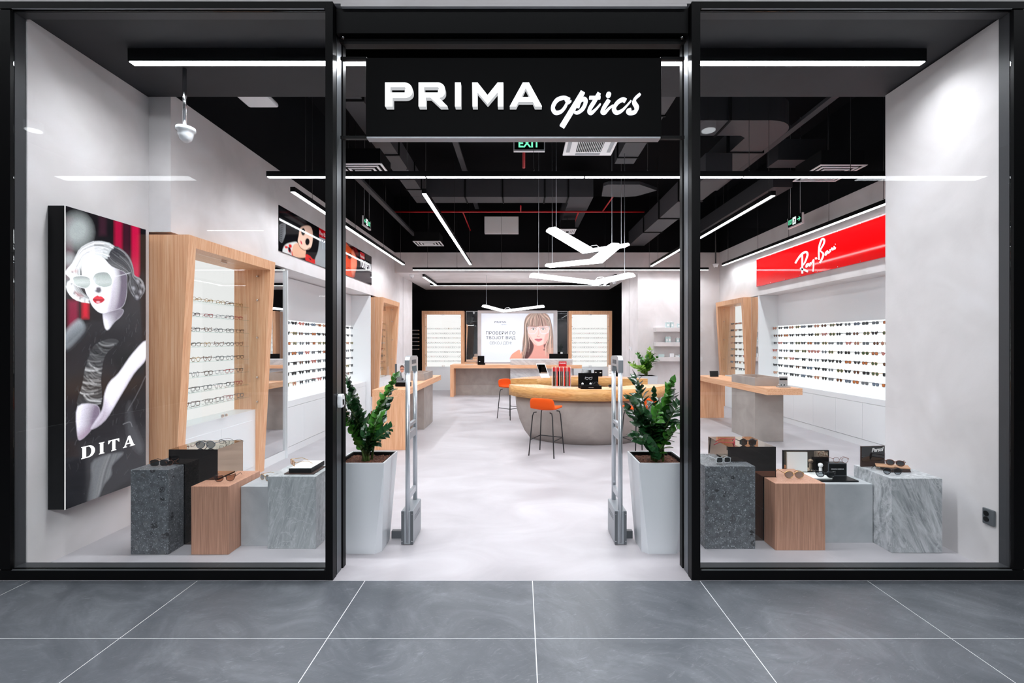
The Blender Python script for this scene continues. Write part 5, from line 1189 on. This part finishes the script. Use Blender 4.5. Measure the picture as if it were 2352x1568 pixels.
cardbox('card_reader', 'small black card display beside the payment terminal', 'display stand', [('card',1.62,1.80,10.02,10.04,zc0,zc0+.14,'black'), ('foot',1.64,1.78,9.96,10.0195,zc0,zc0+.012,'black'), ('white_mark',1.64,1.67,10.017,10.0195,zc0+.08,zc0+.095,'white_matt'), ('white_mark',1.74,1.775,10.017,10.0195,zc0+.07,zc0+.09,'white_matt')])
cardbox('lens_card', 'white card with a column of frame outlines on the rear counter', 'display stand', [('card',1.93,2.08,10.0,10.02,zc0,zc0+.25,'paper'), ('foot',1.93,2.08,9.94,9.9995,zc0,zc0+.012,'paper')] + [('line',1.95,2.06,9.9985,9.9999,zc0+.06+.035*k,zc0+.066+.035*k,'dark_plastic') for k in range(5)])
cardbox('glasses_display', 'upright black display case on the reception desk', 'display case', [('lid',-1.36,-1.15,14.36,14.38,.993,1.27,'black'), ('tray',-1.33,-1.12,14.27,14.3595,.993,1.05,'black'), ('mark',-1.32,-1.28,14.3585,14.3595,1.08,1.10,'white_matt')])
tag(MB().box(-1.75,-1.5,14.30,14.48,.993,.998).build('magazine', 'grey_card'), 'flat magazine lying on the reception desk', 'magazine')
# wooden side table seen beside the mirror
t = thing('side_cabinet', 'low oak side cabinet below the mirror beside the alcove cabinet', 'cabinet', (-1.75,16.0,0)); MB().box(-1.985,-1.56,15.8,16.28,.88,1.0).build('top', 'oak_x', t); MB().box(-1.98,-1.57,15.83,16.28,0,.8795).build('body', 'oak', t)

# ------------------------------------------------------------ floating shelves
sy = YB-.002
for z, n in ((2.095,'top'), (1.702,'middle'), (1.305,'lowest')):
    sh = MB().box(3.62, 4.86, sy-.26, sy, z-.112, z).build('wall_shelf', 'plaster', bevel=.003); tag(sh, f'{n} thick pale floating shelf on the plaster block', 'shelf', 'floating shelves on the plaster block')
def pack(label, x, z, w, h, d, cap=True, mat='pale_green'):
    y0 = sy-.16
    if not cap: return tag(MB().box(x-w/2,x+w/2,y0-d/2,y0+d/2,z+.001,z+h).build('lens_pack', mat, bevel=.003), label, 'package', 'packages on the floating shelves')
    t = thing('solution_bottle', label, 'bottle', (x,y0,z), group='packages on the floating shelves')
    MB().box(x-w/2,x+w/2,y0-d/2,y0+d/2,z+.001,z+h*.86).build('carton', mat, t); MB().box(x-w*.3,x+w*.3,y0-d/2-.001,y0-d/2-.0002,z+h*.2,z+h*.55).build('label_print', 'white_matt', t); MB().lathe([(w*.22,0),(w*.22,h*.13)], 10, (x,y0,z+h*.862)).build('cap', 'white_matt', t)
for k, (x, h, w) in enumerate(((3.955,.165,.10),(4.075,.165,.075),(4.25,.125,.06),(4.33,.125,.06),(4.41,.125,.06),(4.55,.13,.07))): pack('pale lens solution carton on the top floating shelf', x, 2.095, w, h, .08)
for k, (x, h, w) in enumerate(((3.93,.165,.06),(4.0,.165,.07),(4.22,.13,.07),(4.30,.125,.06),(4.5,.13,.07))): pack('pale lens solution carton on the middle floating shelf', x, 1.702, w, h, .08)
for k, (x, h, w, m) in enumerate(((3.78,.075,.15,'pale_green'),(4.06,.10,.11,'white'),(4.20,.04,.09,'white'),(4.32,.06,.16,'pale_green'),(4.5,.10,.08,'white'),(4.66,.07,.14,'pale_green'))): pack(['pale flat lens pack on the lowest floating shelf','white carton on the lowest floating shelf'][m == 'white'], x, 1.305, w, h, .09, False, m)
t = thing('light_switch', 'pair of white switch plates on the pale reception jamb', 'switch', (3.19,13.25,1.5))
MB().box(3.183,3.1955,13.30,13.385,1.50,1.59).build('plate', 'white', t); MB().box(3.183,3.1955,13.10,13.20,1.46,1.56).build('plate', 'white', t)
# alcove shelves
for k in range(6):
    z = 1.45+.13*k; tag(MB().box(-3.95,-3.52,15.6,15.8,z,z+.02).box(-3.95,-3.93,15.8,16.49,z,z+.02).build('alcove_shelf', 'chrome'), 'thin bright shelf in the dark alcove beside the reception', 'shelf', 'thin shelves in the dark alcove')

# ------------------------------------------------------------ small devices
t = thing('dome_camera', 'white dome camera on a steel pole under the grey bulkhead', 'camera', (-2.94,4.0,3.47))
MB().tube([(-2.955,4.0,4.111),(-2.955,4.0,3.60)], .017, 10).build('pole', 'chrome', t); MB().lathe([(.02,-.0),(.045,.02),(.058,.06),(.062,.09),(.076,.098),(.074,.125),(.05,.135)], 20, (-2.945,4.0,3.465)).build('housing', 'white_gloss', t)
def dome(label, x, y, z, pole=None):
    t = thing('dome_camera', label, 'camera', (x,y,z-.1))
    MB().lathe([(.02,-.1),(.045,-.085),(.06,-.05),(.065,-.02),(.075,-.018),(.075,-.001)], 16, (x,y,z)).build('housing', 'white_gloss', t); MB().lathe([(.012,-.104),(.02,-.096)], 10, (x,y-.02,z)).build('lens', 'black', t)
    if pole: MB().tube([(x,y,z),(x,y,pole)], .018, 8).build('pole', 'rod_black', t)
dome('white dome camera on a black pole before the shelf block corner', 5.12, 11.95, 3.76, 5.7)
dome('white dome camera under the reception ceiling near the posters', -3.05, 12.75, 3.599); dome('white dome camera under the reception ceiling beside the shelf block', 2.9, 14.1, 3.599)
for x, y, lab in ((-.05,14.0,'near the middle of the reception ceiling'), (-2.9,14.9,'in the reception ceiling corner by the alcove')): tag(MB().lathe([(.05,-.03),(.055,-.015),(.06,0)], 14, (x,y,3.5995)).build('smoke_detector', 'white'), f'white smoke detector {lab}', 'smoke detector')
t = thing('access_point', 'white wireless access point just behind the grey bulkhead', 'access point', (-2.74,4.72,4.205)); MB().box(-2.90,-2.58,4.58,4.86,4.205,4.255).build('housing', 'white_gloss', t, bevel=.02); MB().tube([(-2.74,4.72,4.255),(-2.74,4.72,5.1)], .006, 6).build('rod', 'rod_black', t)
t = thing('wall_socket', 'black double wall socket low on the pale pier', 'socket', (3.53,3.43,.33)); MB().box(3.520,3.5365,3.384,3.472,.333,.452).build('plate', 'dark_plastic', t, bevel=.006)
for z in (.372,.415): MB().tube([(3.515,3.440,z),(3.5195,3.440,z)], .019, 14).build('socket_ring', 'black', t)
t = thing('alarm_sensor', 'white rounded alarm sensor on the black door post', 'sensor', (-1.32,3.40,1.22)); MB().prism([(3.345,1.225),(3.385,1.225),(3.405,1.245),(3.405,1.305),(3.39,1.325),(3.35,1.325),(3.338,1.31),(3.338,1.245)], 'x', -1.349, -1.315).build('housing', 'white_gloss', t, bevel=.006); MB().box(-1.3145,-1.312,3.36,3.385,1.245,1.285).build('label_print', 'black', t)
def exit_sign(label, loc, rz, txt, w, h, wires=True):
    t = thing('exit_sign', label, 'exit sign', loc, rz, 'green exit signs')
    MB().box(-w/2,w/2,0,.02,0,h).build('panel', 'black', t, local=True); MB().box(-w/2-.01,w/2+.01,-.005,.035,-.022,-.0005).build('bottom_rail', 'white', t, local=True)
    MB().box(-w/2-.012,-w/2-.0005,-.002,.03,0,h).box(w/2+.0005,w/2+.012,-.002,.03,0,h).build('side_rail', 'white', t, local=True)
    if txt == 'EXIT': text_mesh('EXIT', lambda x, y, d: (-w*.36+x, -.0005-d, h*.2+y), h*.62/.72, w*.72, .001, offset=.004).build('lettering', 'exit_green', t, local=True)
    else:
        a, b = (-w*.45, w*.12) if txt == '>' else (w*.16, -w*.42)
        text_mesh('EXIT', lambda x, y, d: (a+x, -.0005-d, h*.26+y), h*.5/.72, w*.28, .001, offset=.002).build('lettering', 'exit_green', t, local=True)
        cx = -w*.03; MB().box(cx-w*.12, cx+w*.12, -.0012, -.0003, h*.12, h*.88).build('door_symbol', 'exit_white', t, local=True)
        r = MB(); at = lambda u, v, d: (cx+u*w*.1, -.0014-d, h*.5+v*h*.34)
        for q in ([(.3,.75),(.32,.8)], [(.2,.5),(0,-.1)], [(0,-.1),(.5,-.3),(.3,-.8)], [(0,-.1),(-.4,-.5),(-.8,-.6)], [(.2,.4),(.7,.1)], [(.2,.4),(-.4,.2)]): r.ribbon(q, .28, at, .0004, sub=1)
        r.build('runner_symbol', 'black', t, local=True)
        s = 1 if txt == '>' else -1; x0 = w*.26*s
        MB().ribbon([(x0-s*w*.09,h*.5),(x0+s*w*.12,h*.5)], h*.1, lambda u, v, d: (u,-.0005-d,v), .0007, sub=1).ribbon([(x0+s*w*.03,h*.72),(x0+s*w*.13,h*.5),(x0+s*w*.03,h*.28)], h*.1, lambda u, v, d: (u,-.0005-d,v), .0007, sub=1).build('arrow', 'exit_green', t, local=True)
    for x in (-w*.35, w*.35): MB().tube([(x,.01,h),(x,.01,5.69-loc[2])], .003, 5).build('wire', 'alu', t, local=True)
exit_sign('lit green EXIT sign hanging behind the shop sign', (.112,6.0,4.245), 0, 'EXIT', .39, .17)
exit_sign('small exit sign with running man above the red sign wall', (4.95,8.22,3.82), R(-90), '>', .42, .17)
exit_sign('small exit sign with running man above the poster wall', (-3.12,9.25,4.05), R(90), '<', .42, .17)

# ------------------------------------------------------------ ceiling services
def duct(label, boxes, flanges=(), mat='duct_grey'):
    x0 = min(b[0] for b in boxes); y0 = min(b[2] for b in boxes); z0 = min(b[4] for b in boxes)
    t = thing('air_duct', label, 'duct', (x0,y0,z0), group='grey air ducts under the black ceiling')
    for b in boxes: MB().box(*b).build('duct_section', mat, t)
    for b in flanges: MB().box(*b).build('flange', 'black_matt', t)
    for b in boxes:
        cx, cy = (b[0]+b[1])/2, (b[2]+b[3])/2; MB().tube([(b[0]+.02,cy,b[5]),(b[0]+.02,cy,5.69)], .005, 5).build('hanger', 'rod_black', t)
    return t
duct('straight grey air duct on the side of the poster wall', [(-2.31,-2.02,4.55,9.69,4.8,5.1)], [(-2.33,-2.0,y,y+.03,4.785,5.11) for y in (5.8,7.5,8.6,9.2)])
duct('crosswise grey air duct with an elbow over the round counter', [(-2.31,1.05,9.70,10.12,4.8,5.25), (1.051,1.55,9.70,12.3,4.8,5.25)], [(x,x+.03,9.68,10.14,4.785,5.26) for x in (-1.2,-.4,.5,1.0)])
duct('grey air duct running over the cassette air conditioner', [(1.63,1.96,4.6,7.9,4.8,5.1)], [(1.61,1.98,y,y+.03,4.785,5.11) for y in (6.2,7.0,7.6)])
tag(MB().prism([(1.55,8.5),(1.62,8.42),(2.2,8.42),(2.62,8.75),(2.3,9.1),(2.0,9.15),(1.62,9.1)], 'z', 4.62, 4.68).build('duct_hood', 'duct_grey'), 'pale grey flared duct end hanging over the counter', 'duct')
bend = [(2.4,6.35),(3.5,6.35)] + arc(3.5,6.75,.42,.4,-90,0,8) + [(3.92,9.2),(3.40,9.2),(3.40,6.9),(3.3,6.82),(2.4,6.82)]
t = thing('air_duct', 'wide grey air duct with a rounded elbow seen through the socket window', 'duct', (3.2,7.5,4.8), group='grey air ducts under the black ceiling'); MB().prism(bend, 'z', 4.8, 5.15).build('duct_section', 'duct_grey', t)
for b in ((3.36,3.96,7.4,7.43,4.785,5.16), (2.9,2.93,6.31,6.86,4.785,5.16)): MB().box(*b).build('flange', 'black_matt', t)
MB().tube([(3.6,8.0,5.15),(3.6,8.0,5.69)], .006, 6).build('hanger', 'rod_black', t)
duct('long low air duct running above the shelf block', [(2.93,3.35,7.2,12.35,4.32,4.7)], [(2.91,3.37,y,y+.04,4.305,4.71) for y in (8.4,9.6,10.8)])
duct('grey duct over the wall with the red sign', [(4.3,5.1,7.6,7.95,4.75,5.1), (4.55,4.9,8.2,12.3,4.5,4.8)])
duct('wide grey duct before the poster wall', [(-3.3,-.2,4.85,5.25,5.15,5.5)])
def tray(label, p, q, w=.1):
    t = thing('cable_tray', label, 'cable tray', ((p[0]+q[0])/2,(p[1]+q[1])/2,p[2]), group='perforated cable trays')
    if abs(q[1]-p[1]) > abs(q[0]-p[0]): mb = MB().box(p[0]-w/2,p[0]+w/2,p[1],q[1],p[2],p[2]+.012).box(p[0]-w/2,p[0]-w/2+.006,p[1],q[1],p[2]+.0125,p[2]+.05).box(p[0]+w/2-.006,p[0]+w/2,p[1],q[1],p[2]+.0125,p[2]+.05)
    else: mb = MB().box(p[0],q[0],p[1]-w/2,p[1]+w/2,p[2],p[2]+.012).box(p[0],q[0],p[1]-w/2,p[1]-w/2+.006,p[2]+.0125,p[2]+.05).box(p[0],q[0],p[1]+w/2-.006,p[1]+w/2,p[2]+.0125,p[2]+.05)
    mb.build('tray', 'duct_grey', t)
    for f in (.1,.5,.9): x, y = p[0]+(q[0]-p[0])*f, p[1]+(q[1]-p[1])*f; MB().tube([(x,y,p[2]+.0125),(x,y,5.69)], .005, 5).build('hanger', 'rod_black', t)
tray('cable tray running into the depth beside the EXIT sign', (-1.18,5.3,5.3), (-1.18,12.3,5.3)); tray('crosswise cable tray behind the EXIT sign', (-1.1,6.88,4.75), (1.6,6.88,4.75)); tray('cable tray near the poster wall', (-2.85,7.0,4.55), (-2.85,12.2,4.55)); tray('cable tray near the socket window pier', (4.1,4.7,4.9), (4.1,9.6,4.9))
t = thing('sprinkler_pipe', 'red sprinkler pipe crossing under the black ceiling', 'pipe', (0,10.35,4.9))
MB().tube([(-3.0,10.6,4.74),(2.88,10.6,4.74)], .022, 8).build('main_pipe', 'red_pipe', t)
for x, y0, y1 in ((-2.95,10.62,9.9), (-1.35,10.62,12.2), (.0,10.62,10.0), (1.9,10.62,9.3), (1.35,10.62,11.8)): MB().tube([(x,y0,4.74),(x,y1,4.70)], .016, 8).build('branch', 'red_pipe', t)
MB().tube([(.05,7.3,4.5),(.05,7.3,5.69)], .022, 8).build('riser', 'red_pipe', t)
t = thing('air_conditioner', 'white ceiling cassette air conditioner with a dark grille', 'air conditioner', (.98,6.5,4.45))
MB().box(.62,1.34,6.05,6.75,4.47,4.49).build('panel', 'white', t, bevel=.008); MB().box(.66,1.30,6.10,6.70,4.49,4.8).build('casing', 'duct_grey', t); MB().box(.80,1.16,6.22,6.60,4.462,4.47).build('intake', 'black', t)
for k in range(14): MB().box(.81+.0255*k,.817+.0255*k,6.22,6.60,4.456,4.462).build('slat', 'white', t)
for a in ((.80,1.16,6.09,6.14), (.80,1.16,6.66,6.71), (.66,.71,6.2,6.62), (1.25,1.30,6.2,6.62)): MB().box(*a,4.464,4.47).build('air_slot', 'grey_plastic', t)
for x in (.7,1.26): MB().tube([(x,6.4,4.8),(x,6.4,5.69)], .006, 6).build('hanger', 'rod_black', t)
def grille(label, x0, x1, y0, y1, z, top=5.69):
    t = thing('air_grille', label, 'air grille', ((x0+x1)/2,(y0+y1)/2,z), group='square ceiling air grilles')
    MB().box(x0+.03,x1-.03,y0+.03,y1-.03,z+.03,z+.25).build('plenum', 'black_matt', t)
    for k in range(4):
        i = .0 + k*(x1-x0)*.11; w = .03; f = MB(); a, b, c, d = x0+i, x1-i, y0+i, y1-i; zz = z-.004*k+.012
        f.box(a,b,c,c+w,zz,zz+.012).box(a,b,d-w,d,zz,zz+.012).box(a,a+w,c+w,d-w,zz,zz+.012).box(b-w,b,c+w,d-w,zz,zz+.012).build('blade_ring', 'white', t)
    MB().tube([((x0+x1)/2,(y0+y1)/2,z+.25),((x0+x1)/2,(y0+y1)/2,top)], .006, 6).build('hanger', 'rod_black', t)
grille('square white air grille above the crosswise pendant lamp', -2.72,-2.02,6.6,7.2,4.28); grille('square white air grille before the pale bulkhead', -2.66,-1.98,11.2,11.75,4.17); grille('square white air grille above the chevron pendants', .95,1.35,11.0,11.5,4.42,4.79); grille('square white air grille above the red sign wall', 4.45,5.15,6.75,7.45,4.32)
tag(MB().box(-.98,-.06,12.30,12.44,4.65,5.1).build('ventilation_unit', 'white_matt', bevel=.004), 'pale rectangular unit high on the black wall over the bulkhead', 'unit')
